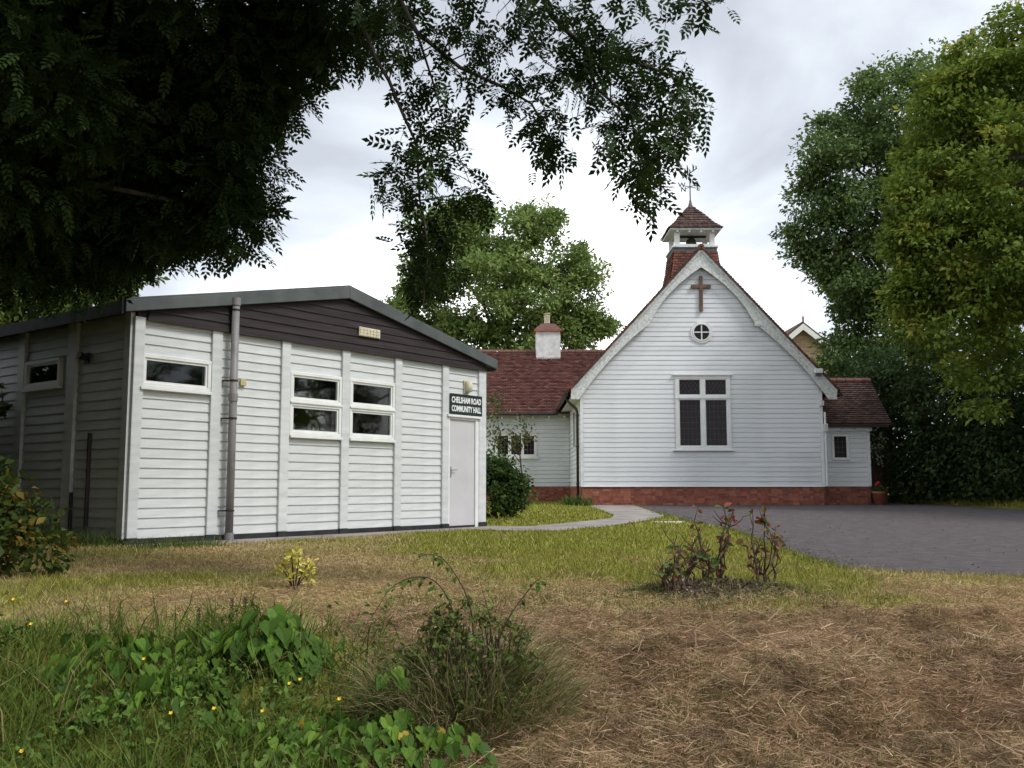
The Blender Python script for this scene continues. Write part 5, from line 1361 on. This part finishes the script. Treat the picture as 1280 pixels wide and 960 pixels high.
# longer green tufts along the drive edge, the hall wall and the rose bed
def tufts(pts, per, ln, wd, col, spread=0.08, lean=0.35):
    pts = np.array(pts, float); n = len(pts) * per
    b = np.repeat(pts, per, 0) + rng.normal(size=(n, 2)) * spread
    P = np.stack([b[:, 0], b[:, 1], gz(b[:, 0], b[:, 1]) - 0.005], 1)
    D = np.concatenate([rng.normal(size=(n, 2)) * lean, np.ones((n, 1))], 1)
    Ln = ln * (0.4 + rng.random(n)); t = rng.random((n, 1))
    C = np.array(col) * (0.55 + 0.8 * t)
    turf.append(blade_arrays(P, D, Ln, wd * (0.6 + 0.8 * rng.random(n)), rng.normal(size=(n, 3)) * (Ln * 0.3)[:, None] * [1, 1, 0.3], C))
ye = np.linspace(8.9, 25, 110); tufts(np.stack([drive_left(ye) - 0.05, ye], 1), 34, 0.055, 0.008, (0.13,0.17,0.03), 0.07)
xe = np.linspace(3.04, 6.4, 60); tufts(np.stack([xe, 8.87 - (xe - 3.04) * 0.63 - 0.03], 1), 40, 0.04, 0.005, (0.24,0.19,0.085), 0.06, 0.6)
al = np.linspace(-0.3, 0.7, 14); tufts(np.stack([HA[0] + al * ca + 0.85 * sa, HA[1] + al * sa - 0.85 * ca], 1), 50, 0.14, 0.007, (0.10,0.14,0.03), 0.14)
al = np.linspace(0.0, 4.0, 40); tufts(np.stack([HA[0] - al * sa - 0.25 * ca, HA[1] + al * ca - 0.25 * sa], 1), 60, 0.2, 0.009, (0.085,0.125,0.03), 0.15)
tufts([(1.85, 30.6), (2.05, 30.5), (2.2, 30.4), (2.3, 30.2), (1.9, 30.9)], 60, 0.35, 0.03, (0.09,0.14,0.03), 0.12)
tufts([(0.85, 6.75), (0.95, 6.85), (0.9, 6.6), (2.0, 6.85), (2.15, 6.9), (2.25, 6.85), (1.75, 7.3), (1.2, 7.3)], 70, 0.07, 0.005, (0.11,0.17,0.03), 0.09)
gl = tag(link("lawn_grass", fast_mesh("lawn_grass", *join_arrays(turf), GRASSM)), "short patchy mown grass between the hall, drive and path", "grass", kind="stuff")

# cut hay lying over the bank in the foreground
hay = []
def hay_layer(n, x0, x1, y0, y1, ln, wd, up, hmax, c_lo, c_hi, keepgreen=0.3):
    x, y = scatter(n, x0, x1, y0, y1)
    g, n2, wl = zone(x, y)
    k = (rng.random(len(x)) > wl * 1.1) & (rng.random(len(x)) > g * (1 - keepgreen)); x, y, n2 = x[k], y[k], n2[k]; n = len(x)
    k2 = rng.random(n) > np.clip(bedmask(x, y), 0, 1); x, y, n2 = x[k2], y[k2], n2[k2]; n = len(x)
    P = np.stack([x, y, gz(x, y) + rng.random(n) ** 2 * hmax], 1)
    a = rng.random(n) * 6.283 + 0.0
    D = np.stack([np.cos(a), np.sin(a), rng.normal(size=n) * up + 0.06], 1)
    Ln = ln * (0.35 + 1.1 * rng.random(n)); t = np.clip(rng.random((n, 1)) * 0.8 + 0.6 * (n2[:, None] - 0.4), 0, 1)
    C = np.array(c_lo) * (1 - t) + np.array(c_hi) * t
    dk_ = sstep(0.50, 0.66, fbm(x * 7.5 + 70, y * 7.5, 3))[:, None] * (1 - sstep(4.8, 6.6, y))[:, None]
    C = C * (1 - 0.40 * dk_) * np.array([1.27, 1.20, 1.20])
    hay.append(blade_arrays(P, D, Ln, wd * (0.6 + 0.8 * rng.random(n)), rng.normal(size=(n, 3)) * (Ln * 0.22)[:, None] * [1, 1, 0.4], C))
hay_layer(190000, -1.0, 3.4, 3.2, 6.0, 0.065, 0.0028, 0.30, 0.05, (0.20,0.125,0.075), (0.52,0.40,0.24))
hay_layer(9000, -1.0, 3.4, 3.2, 5.6, 0.13, 0.0030, 0.38, 0.08, (0.36,0.26,0.15), (0.62,0.51,0.33))
hay_layer(42000, -2.6, 4.6, 5.6, 7.8, 0.07, 0.004, 0.22, 0.03, (0.26,0.175,0.095), (0.52,0.41,0.23))
hay_layer(22000, -4.6, 3.4, 7.6, 11.5, 0.07, 0.006, 0.2, 0.02, (0.28,0.20,0.105), (0.52,0.41,0.22))
hay_layer(14000, -0.6, 4.2, 5.4, 7.4, 0.07, 0.003, 0.3, 0.03, (0.22,0.15,0.085), (0.52,0.41,0.24), 0.8)
# sparse green blades poking through the hay
x, y = scatter(26000, -0.8, 3.8, 3.2, 6.8); n = len(x)
k = fbm(x * 1.3 + 8, y * 1.3, 3) + 0.25 * (1 - sstep(0.3, 0.9, x)) > 0.50; x, y = x[k], y[k]; n = len(x)
P = np.stack([x, y, gz(x, y)], 1); Ln = 0.055 * (0.4 + rng.random(n))
hay.append(blade_arrays(P, np.concatenate([rng.normal(size=(n, 2)) * 0.5, np.ones((n, 1))], 1), Ln, np.full(n, 0.004), rng.normal(size=(n, 3)) * 0.02, np.array([0.13, 0.16, 0.04]) * (0.6 + 0.8 * rng.random((n, 1)))))
tag(link("cut_hay", fast_mesh("cut_hay", *join_arrays(hay), GRASSM)), "dry tan cut hay strewn over the bank in front of the rose bed", "hay", kind="stuff")

# wild growth at the left: tall grass and small leaves
wild = []
def wild_pts(n):
    x = rng.uniform(-3.6, 0.3, n); y = rng.uniform(3.0, 6.6, n)
    g, n2, wl = zone(x, y); k = rng.random(n) < wl
    return x[k], y[k], n2[k]
x, y, n2 = wild_pts(30000); n = len(x)
hgt = 0.09 + 0.22 * sstep(0.35, 0.75, fbm(x * 1.4, y * 1.4 + 7, 3)) + 0.08 * (1 - sstep(3.4, 4.4, y))
P = np.stack([x, y, gz(x, y) - 0.01], 1); Ln = hgt * (0.4 + 0.9 * rng.random(n)); t = rng.random((n, 1))
C = np.array([0.055, 0.095, 0.017]) * (1 - t) + np.array([0.175, 0.225, 0.038]) * t
ddd = rng.random(n) < 0.07; C[ddd] = np.array([0.30, 0.24, 0.12])
wild.append(blade_arrays(P, np.concatenate([rng.normal(size=(n, 2)) * 0.38, np.ones((n, 1))], 1), Ln, 0.0055 * (0.5 + rng.random(n)), rng.normal(size=(n, 3)) * (Ln * 0.35)[:, None] * [1, 1, 0.25], C))
x, y, n2 = wild_pts(26000)
k = fbm(x * 1.8 + 30, y * 1.8, 3) > 0.44; x, y = x[k], y[k]; n = len(x)
P = np.stack([x, y, gz(x, y) + rng.random(n) * 0.13], 1); t = rng.random((n, 1))
wild.append(leaf_arrays(P, rand_dirs(n, 0.3), rand_dirs(n, 1.2), 0.040 * (0.4 + rng.random(n)), 0.022 * (0.4 + rng.random(n)), np.array([0.055, 0.11, 0.018]) * (1 - t) + np.array([0.16, 0.25, 0.05]) * t))
tag(link("wild_grass", fast_mesh("wild_grass", *join_arrays(wild), GRASSM)), "lush tangled wild grass and weeds covering the bank below the hall", "grass", kind="stuff")

# ---- broad heart-shaped leaves
def heart(mat, w=0.78):
    b = MB()
    mid = [(0, 0, 0), (0, 0.45, -0.02), (0, 1.0, -0.16)]
    for s in (1, -1):
        side = [(0.20 * s * w / 0.78, -0.14, 0.03), (0.42 * s * w / 0.78, 0.08, 0.07), (0.38 * s * w / 0.78, 0.42, 0.08), (0.17 * s * w / 0.78, 0.76, -0.02)]
        i = len(b.v); b.v += mid + side; b.c += [(1,1,1)] * 7
        fs = [(0, 4, 3), (0, 1, 5, 4), (1, 2, 6, 5)] if s < 0 else [(0, 3, 4), (0, 4, 5, 1), (1, 5, 6, 2)]
        b.f += [tuple(i + q for q in f) for f in fs]
    return b.mesh("leaf", mat, True)
HEART = [heart(m, w) for m, w in zip(BINDW, (0.70, 0.58, 0.76))] + [heart(YELLOWLEAF)]
def leafy_mound(name, label, cx, cy, spots, size, yellow=0):
    """spots: (dx, dy, rx, ry, h, n) domes of leaves"""
    zb = gz1(cx, cy)
    t = thing(name, label, "plant", (cx, cy, zb))
    st = MB(); c = 0
    for dx, dy, rx, ry, h, n in spots:
        for k in range(n):
            a = random.uniform(0, 6.283); r = math.sqrt(random.random())
            x = dx + rx * r * math.cos(a); y = dy + ry * r * math.sin(a)
            zg = gz1(cx + x, cy + y) - zb
            z = zg + h * (1 - r * r) * random.uniform(0.75, 1.05) + random.uniform(0.03, 0.07)
            if k % 4 == 0:
                st.tube([(x * 0.8 + dx * 0.2, y * 0.8 + dy * 0.2, zg - 0.02), (x, y, z)], [0.004, 0.002], 5, cap=False)
            out = Vector((math.cos(a) * (0.4 + r), math.sin(a) * (0.4 + r) - 0.55, -0.75 - 0.9 * r + random.uniform(-0.4, 0.5))).normalized()
            nrm = Vector((math.cos(a) * r * 0.7 + random.uniform(-.45,.45), math.sin(a) * r * 0.7 - 0.55 + random.uniform(-.5,.5), 0.8)).normalized()
            X = out.cross(nrm).normalized(); Z = X.cross(out)
            sc = size * random.uniform(0.55, 1.25)
            mm = Matrix(((X.x, out.x, Z.x, x), (X.y, out.y, Z.y, y), (X.z, out.z, Z.z, z), (0, 0, 0, 1)))
            me = HEART[3] if c < yellow and k > 2 else random.choice(HEART[:3])
            if me is HEART[3]: c += 1
            o = link("leaf", me, t); o.matrix_local = mm @ Matrix.Scale(sc, 4)
    tag(st.build("stems", BINDW[2], t), kind="stuff")
    return t
leafy_mound("bindweed_plant", "mound of large heart-shaped green leaves beside the strewn dark hay", -1.30, 4.85, [(0.08, 0.0, 0.30, 0.22, 0.19, 130), (-0.25, 0.05, 0.30, 0.24, 0.11, 80)], 0.098)
leafy_mound("bindweed_plant", "spreading low patch of heart-shaped leaves among the wild grass", -1.95, 4.75, [(0, 0, 0.5, 0.38, 0.12, 130), (0.35, -0.35, 0.35, 0.22, 0.08, 60)], 0.075)
leafy_mound("bindweed_plant", "heart-shaped leaves with a few yellowed ones growing at the bramble's foot", -0.62, 4.05, [(0, 0, 0.38, 0.22, 0.11, 120), (0.10, 0.18, 0.10, 0.08, 0.24, 16), (0.35, -0.1, 0.18, 0.14, 0.08, 34), (-0.4, -0.05, 0.2, 0.15, 0.06, 26)], 0.07, 3)

# ---- bramble clump
bx_, by_ = -0.20, 4.45; bz = gz1(bx_, by_)
brm = thing("bramble_bush", "dark tangled bramble clump with dry grass on the bank", "shrub", (bx_, by_, bz))
st = MB()
arcs = [[(0,0,0),(-0.05,0,0.42),(-0.16,0,0.62),(-0.33,0,0.60),(-0.44,0,0.45)], [(0,0,0),(0.02,0,0.45),(-0.10,0,0.70),(-0.22,0,0.74)], [(0.05,0,0),(0.15,0,0.38),(0.28,0.0,0.58),(0.33,0,0.63)],
        [(0,0.1,0),(0.1,0.1,0.35),(0.05,0.15,0.60)], [(-0.1,0,0),(-0.22,-0.05,0.32),(-0.36,-0.1,0.30)], [(0.1,-0.05,0),(0.2,-0.1,0.3),(0.34,-0.1,0.25)], [(0,-0.1,0),(-0.02,-0.18,0.35),(0.08,-0.25,0.42)]]
def smooth_line(p, m=5):
    p = [Vector(q) for q in p]; p = [p[0] * 2 - p[1]] + p + [p[-1] * 2 - p[-2]]; o_ = []
    for i in range(1, len(p) - 2):
        for k in range(m):
            t = k / m; a, b, c, d = p[i - 1:i + 3]
            o_.append(0.5 * ((2 * b) + (c - a) * t + (2 * a - 5 * b + 4 * c - d) * t * t + (3 * b - a - 3 * c + d) * t ** 3))
    return o_ + [p[-2]]
arcs = [smooth_line(a) for a in arcs]
for a in arcs: MB().tube(a, [0.0045 * (1 - 0.7 * k / (len(a) - 1)) for k in range(len(a))], 6, cap=False).build("cane", TWIG, brm)
for k in range(60):
    a = random.uniform(0, 6.28); r = random.uniform(0.1, 0.38)
    st.tube([(0.15 * math.cos(a), 0.12 * math.sin(a), 0), (r * math.cos(a) * 0.7, r * math.sin(a) * 0.7, random.uniform(0.2, 0.42)), (r * math.cos(a), r * math.sin(a), random.uniform(0.1, 0.4))], [0.003, 0.0025, 0.0015], 4, cap=False)
tag(st.build("stems", TWIG, brm), kind="stuff")
# leaflets: inner mass joined, outer ones single
Q = []
for lx_, ly_, lz_, rx_, rz2, cnt in ((0.0, -0.02, 0.16, 0.28, 0.28, 4200), (-0.24, -0.05, 0.10, 0.18, 0.18, 1500), (0.20, -0.02, 0.10, 0.18, 0.22, 1500), (0.0, -0.18, 0.02, 0.30, 0.16, 1500), (0.03, 0.02, 0.42, 0.12, 0.12, 420), (-0.12, 0.0, 0.40, 0.10, 0.10, 300), (0.20, 0.02, 0.34, 0.09, 0.10, 260)):
    d = rand_dirs(cnt, 0.1); Q.append(d * (rng.random((cnt, 1)) ** 0.5) * np.array([rx_, rx_ * 0.8, rz2]) * 1.1 + np.array([lx_, ly_, lz_]))
P = np.concatenate(Q); P = P[P[:, 2] > -0.05]; n = len(P)
lump = fbm(P[:, 0] * 11 + 50, P[:, 2] * 11 + 20, 2) + 0.15 * rng.random(n); P = P[lump > 0.49]; n = len(P)
t = rng.random((n, 1)); C = np.array([0.045, 0.075, 0.018]) * (1 - t) + np.array([0.17, 0.225, 0.05]) * t
dry = rng.random(n) < 0.14; C[dry] = np.array([0.20, 0.14, 0.075])
pa = [leaf_arrays(P, rand_dirs(n, -0.1), rand_dirs(n, 0.7), 0.034 * (0.4 + rng.random(n)), 0.017 * (0.4 + rng.random(n)), C)]
m = 3600; a = rng.random(m) * 6.283; r = 0.05 + 0.40 * rng.random(m) ** 0.7
bx2 = r * np.cos(a); by2 = r * np.sin(a) * 0.8
P = np.stack([bx2, by2, gz(bx2 + bx_, by2 + by_) - bz + rng.random(m) * 0.12], 1); t = rng.random((m, 1))
Ln = (0.44 - 0.5 * r) * (0.4 + 0.9 * rng.random(m))
C = np.where(rng.random((m, 1)) < 0.45, np.array([[0.42, 0.33, 0.18]]), np.array([[0.14, 0.17, 0.045]])) * (0.45 + 0.8 * t)
pa.append(blade_arrays(P, np.stack([np.cos(a) * 0.5, np.sin(a) * 0.5, np.ones(m)], 1) + rng.normal(size=(m, 3)) * 0.25, Ln, np.full(m, 0.0030), np.stack([np.cos(a) * 0.1, np.sin(a) * 0.1, -0.12 * rng.random(m)], 1) + rng.normal(size=(m, 3)) * 0.05, C))
tag(link("foliage", fast_mesh("foliage", *join_arrays(pa), GRASSM), brm), kind="stuff")
lf = MB()
for s in (1, -1):
    i = len(lf.v); lf.v += [(0,0,0),(0,0.5,-0.02),(0,1,-0.1),(0.28*s,0.25,0.06),(0.25*s,0.65,0.05)]; lf.c += [(1,1,1)] * 5
    fs = [(0,3,1),(1,3,4),(1,4,2)]; lf.f += [tuple(i + q for q in (f if s > 0 else f[::-1])) for f in fs]
BL = [lf.mesh("leaf", m_, True) for m_ in BRAML]
def leaf_obj(parent, me, pos, out, sc, roll=0.5):
    out = Vector(out).normalized(); nrm = Vector((random.gauss(0, roll), random.gauss(0, roll) - 0.2, 1)).normalized()
    X = out.cross(nrm)
    if X.length < 1e-3: X = Vector((1, 0, 0))
    X.normalize(); Z = X.cross(out)
    o = link("leaf", me, parent)
    o.matrix_local = Matrix(((X.x, out.x, Z.x, pos[0]), (X.y, out.y, Z.y, pos[1]), (X.z, out.z, Z.z, pos[2]), (0, 0, 0, 1))) @ Matrix.Scale(sc, 4)
    return o
def along(pl, t):
    t = t * (len(pl) - 1); i = min(int(t), len(pl) - 2); return Vector(pl[i]).lerp(Vector(pl[i + 1]), t - i)
for ai, a in enumerate(arcs):
    cnt = (46, 30, 22, 26, 24, 22, 26)[ai]
    for k in range(cnt):
        p = along(a, random.uniform(0.35, 1.0)); dr = Vector((random.gauss(0, 1), random.gauss(0, 1), random.gauss(-0.35, 0.5)))
        leaf_obj(brm, random.choice(BL), p + dr * 0.018, dr, random.uniform(0.020, 0.042))

# ---- buttercups
bm_ = MB()
for k in range(5):
    a = 2 * math.pi * k / 5; c, s = math.cos(a), math.sin(a); px_, py_ = -s, c
    bm_.quad((0, 0, 0), (0.006*c + 0.006*px_, 0.006*s + 0.006*py_, 0.003), (0.014*c, 0.014*s, 0.008), (0.006*c - 0.006*px_, 0.006*s - 0.006*py_, 0.003))
FLW = bm_.mesh("flower", PETAL_Y)
for (x, y, h) in ((-2.55,5.0,.20),(-2.38,4.85,.17),(-2.3,5.05,.17),(-1.72,4.6,.13),(-0.98,4.35,.10),(-0.94,4.38,.12),(-1.28,4.25,.10),(-1.42,4.12,.10),(-1.02,4.05,.11),(-0.72,4.12,.16),(-2.2,4.1,.14),(-1.9,3.85,.12)):
    zb = gz1(x, y); b = thing("buttercup", "small yellow buttercup standing in the wild growth on the bank", "flower", (x, y, zb), 0, "buttercups in the wild growth")
    MB().tube([(0, 0, 0), (0.01, 0, h * 0.6), (0, 0, h + 0.05)], 0.0015, 4).build("stem", BINDW[1], b)
    o = link("flower", FLW, b); o.scale = (0.75, 0.75, 0.75); o.location = (0, 0, h + 0.05); o.rotation_euler = (0.7, random.uniform(-.3,.3), 0)

n = 2600
y = rng.uniform(8.2, 30, n); edge = rng.random(n) < 0.6
x = np.where(edge, drive_left(y) + np.abs(rng.normal(size=n)) * 0.28, drive_left(y) + rng.random(n) * 9)
k = (y > 8.87 - (x - 3.04) * 0.63 + 0.05) & (x < drive_right(y)) & (y < 30.5); x, y = x[k], y[k]; n = len(x)
P = np.stack([x, y, base_z(y) + 0.017], 1); t = rng.random((n, 1))
C = np.where(rng.random((n, 1)) < 0.5, np.array([[0.26, 0.19, 0.11]]), np.array([[0.22, 0.205, 0.19]])) * (0.4 + 0.8 * t)
V, F, C = leaf_arrays(P, rand_dirs(n) * [1, 1, 0.1], rand_dirs(n, 3.0), 0.045 * (0.3 + rng.random(n)), 0.025 * (0.3 + rng.random(n)), C)
tag(link("drive_litter", fast_mesh("drive_litter", V, F, C, GRASSM)), "grit and dead leaves scattered along the edge of the drive", "litter", kind="stuff")

# ---- dark dock spikes
for x, y, h in ((-1.76, 5.5, 0.17), (-1.56, 5.45, 0.19), (-1.50, 5.5, 0.16)):
    zb = gz1(x, y); b = thing("dock_spike", "thin dark seed spike standing behind the heart-leaved mound", "plant", (x, y, zb), 0, "seed spikes")
    MB().tube([(0, 0, 0), (0.005, 0, h)], [0.003, 0.002], 5).build("stem", TWIG, b)
    sp_ = MB()
    for k in range(26):
        z_ = h * (0.35 + 0.65 * k / 26); a = k * 2.4
        sp_.tube([(0.002, 0, z_), (0.012 * math.cos(a), 0.012 * math.sin(a), z_ + 0.006)], [0.003, 0.004], 5)
    sp_.build("seed_head", noise_mat("dock_seed", (0.06,0.035,0.03), (0.12,0.07,0.05), 20, 0.9) if "dock_seed" not in MATS else MATS["dock_seed"], b)

# ---- yellow variegated shrub
vx, vy = -1.60, 7.18; vz = gz1(vx, vy)
var = thing("variegated_shrub", "small bright yellow variegated shrub alone on the mown grass", "shrub", (vx, vy, vz))
st = MB(); tips = []
for k in range(9):
    a = k * 0.75; r = random.uniform(0.05, 0.13); h = random.uniform(0.12, 0.27)
    tip = (r * math.cos(a), r * math.sin(a), h); tips.append(tip)
    MB().tube([(0.01 * math.cos(a), 0.01 * math.sin(a), 0), (tip[0] * 0.5, tip[1] * 0.5, h * 0.6), tip], [0.006, 0.004, 0.002], 5).build("stem", TWIG, var)
VL = [lf.mesh("leaf", m_, True) for m_ in (VARIEG, VARIEG2)]
for tp in tips + [(0, 0, 0.30), (-0.02, 0, 0.27), (0.02, 0, 0.23), (-0.09, -0.03, 0.19), (0.08, -0.03, 0.15), (0.11, 0, 0.11), (-0.04, -0.05, 0.12)]:
    for k in range(15):
        dr = Vector((random.gauss(0, 1), random.gauss(0, 1), random.gauss(0.3, 0.7)))
        leaf_obj(var, VL[0] if random.random() < 0.68 else VL[1], Vector(tp) + dr * 0.012 + Vector((0, 0, random.uniform(-0.06, 0.0))), dr, random.uniform(0.03, 0.052), 0.7)

# ---- rose bushes on the soil heap
RL = [lf.mesh("leaf", m_, True) for m_ in ROSEL]
def rose(label, x, y, h, n, spread, leaves, low=0.5, seed=0, mix=(0.4, 0.4, 0.2), lsz=0.062):
    random.seed(seed)
    zb = gz1(x, y)
    t = thing("rose_bush", label, "rose bush", (x, y, zb), 0, "roses in the bed")
    ends = []
    U = random.uniform
    for k in range(n):
        a = U(0, 6.283); r = spread * U(0.3, 1.25); hh = h * U(low * 0.8, 1.0)
        pts = [Vector((0.3 * spread * math.cos(a), 0.3 * spread * math.sin(a), -0.03))]
        for q in range(1, 6):
            f = q / 5; rr = spread * 0.3 + (r - spread * 0.3) * f ** 1.3
            pts.append(Vector((rr * math.cos(a) + U(-.034, .034), rr * math.sin(a) + U(-.03, .03), hh * f)))
        w = U(0.0045, 0.0085)
        cn = MB().tube(pts, [w * 1.4, w * 1.1, w, w * 0.8, w * 0.55, w * 0.3], 6)
        ends.append((pts[3], pts[5])); ends.append((pts[4], pts[5]))
        for q in range(3):
            f = pts[random.randint(1, 4)]; sd = Vector((U(-.10, .10), U(-.07, .07), U(0.02, 0.14)))
            cn.tube([f, f + sd * 0.5 + Vector((0, 0, -0.012)), f + sd], [w * 0.6, w * 0.5, w * 0.25], 5)
            if random.random() < 0.55: ends.append((f, f + sd))
        cn.build("cane", ROSEWOOD, t)
    for k in range(leaves):
        m2, e = random.choice(ends); p = m2.lerp(e, U(0.3, 1.05))
        dr = Vector((random.gauss(0, 1), random.gauss(0, 1), random.gauss(-0.1, 0.6)))
        leaf_obj(t, random.choices(RL, mix)[0], p + dr * 0.012, dr, U(0.6, 1.25) * lsz, 0.8)
    return t
rose("small leaning rose bush with green leaves at the soil heap's end", 1.08, 6.66, 0.34, 7, 0.17, 40, 0.5, 3, (0.1, 0.2, 0.7))
rose("pruned rose bush of bare brown canes between the small and the leafy one", 1.22, 6.94, 0.40, 8, 0.13, 10, 0.55, 4, (0.4, 0.5, 0.1))
rose("tall rose bush of crowded canes topped with red and yellow leaves", 1.43, 6.98, 0.54, 11, 0.2, 90, 0.45, 5, (0.4, 0.3, 0.3))
rose("rose bush with stout dark canes and bronze leaves nearest the drive", 1.79, 6.90, 0.56, 9, 0.17, 85, 0.4, 8, (0.4, 0.45, 0.15))
random.seed(77)
n = 2600
x = 1.45 + rng.normal(size=n) * 0.36; y = 6.72 + rng.normal(size=n) * 0.16
P = np.stack([x, y, gz(x, y) + 0.004], 1); t = rng.random((n, 1))
C = np.where(rng.random((n, 1)) < 0.25, np.array([[0.34, 0.26, 0.16]]), np.array([[0.11, 0.078, 0.058]])) * (0.5 + 0.9 * t)
V, F, C = leaf_arrays(P, rand_dirs(n, 0.1), rand_dirs(n, 1.0), 0.03 * (0.4 + rng.random(n)), 0.016 * (0.4 + rng.random(n)), C)
tag(link("soil_litter", fast_mesh("soil_litter", V, F, C, GRASSM)), "dead leaves and clods strewn over the rose bed soil", "litter", kind="stuff")
# pebbles and bits on the heap
for k in range(9):
    x = 1.45 + random.uniform(-.4,.45); y = 6.58 + random.uniform(-.1,.2); s = random.uniform(0.007, 0.016)
    b = MB(); b.lathe([(s*0.5, -s*0.4), (s, -s*0.1), (s*0.9, s*0.35), (s*0.3, s*0.6)], 7)
    o = b.build("pebble", STONE); o.location = (x, y, gz1(x, y) + s * 0.2); o.rotation_euler = (random.random(), random.random(), random.random() * 6)
    tag(o, "small pale stone lying on the bare soil of the rose bed", "stone", "stones on the rose bed")
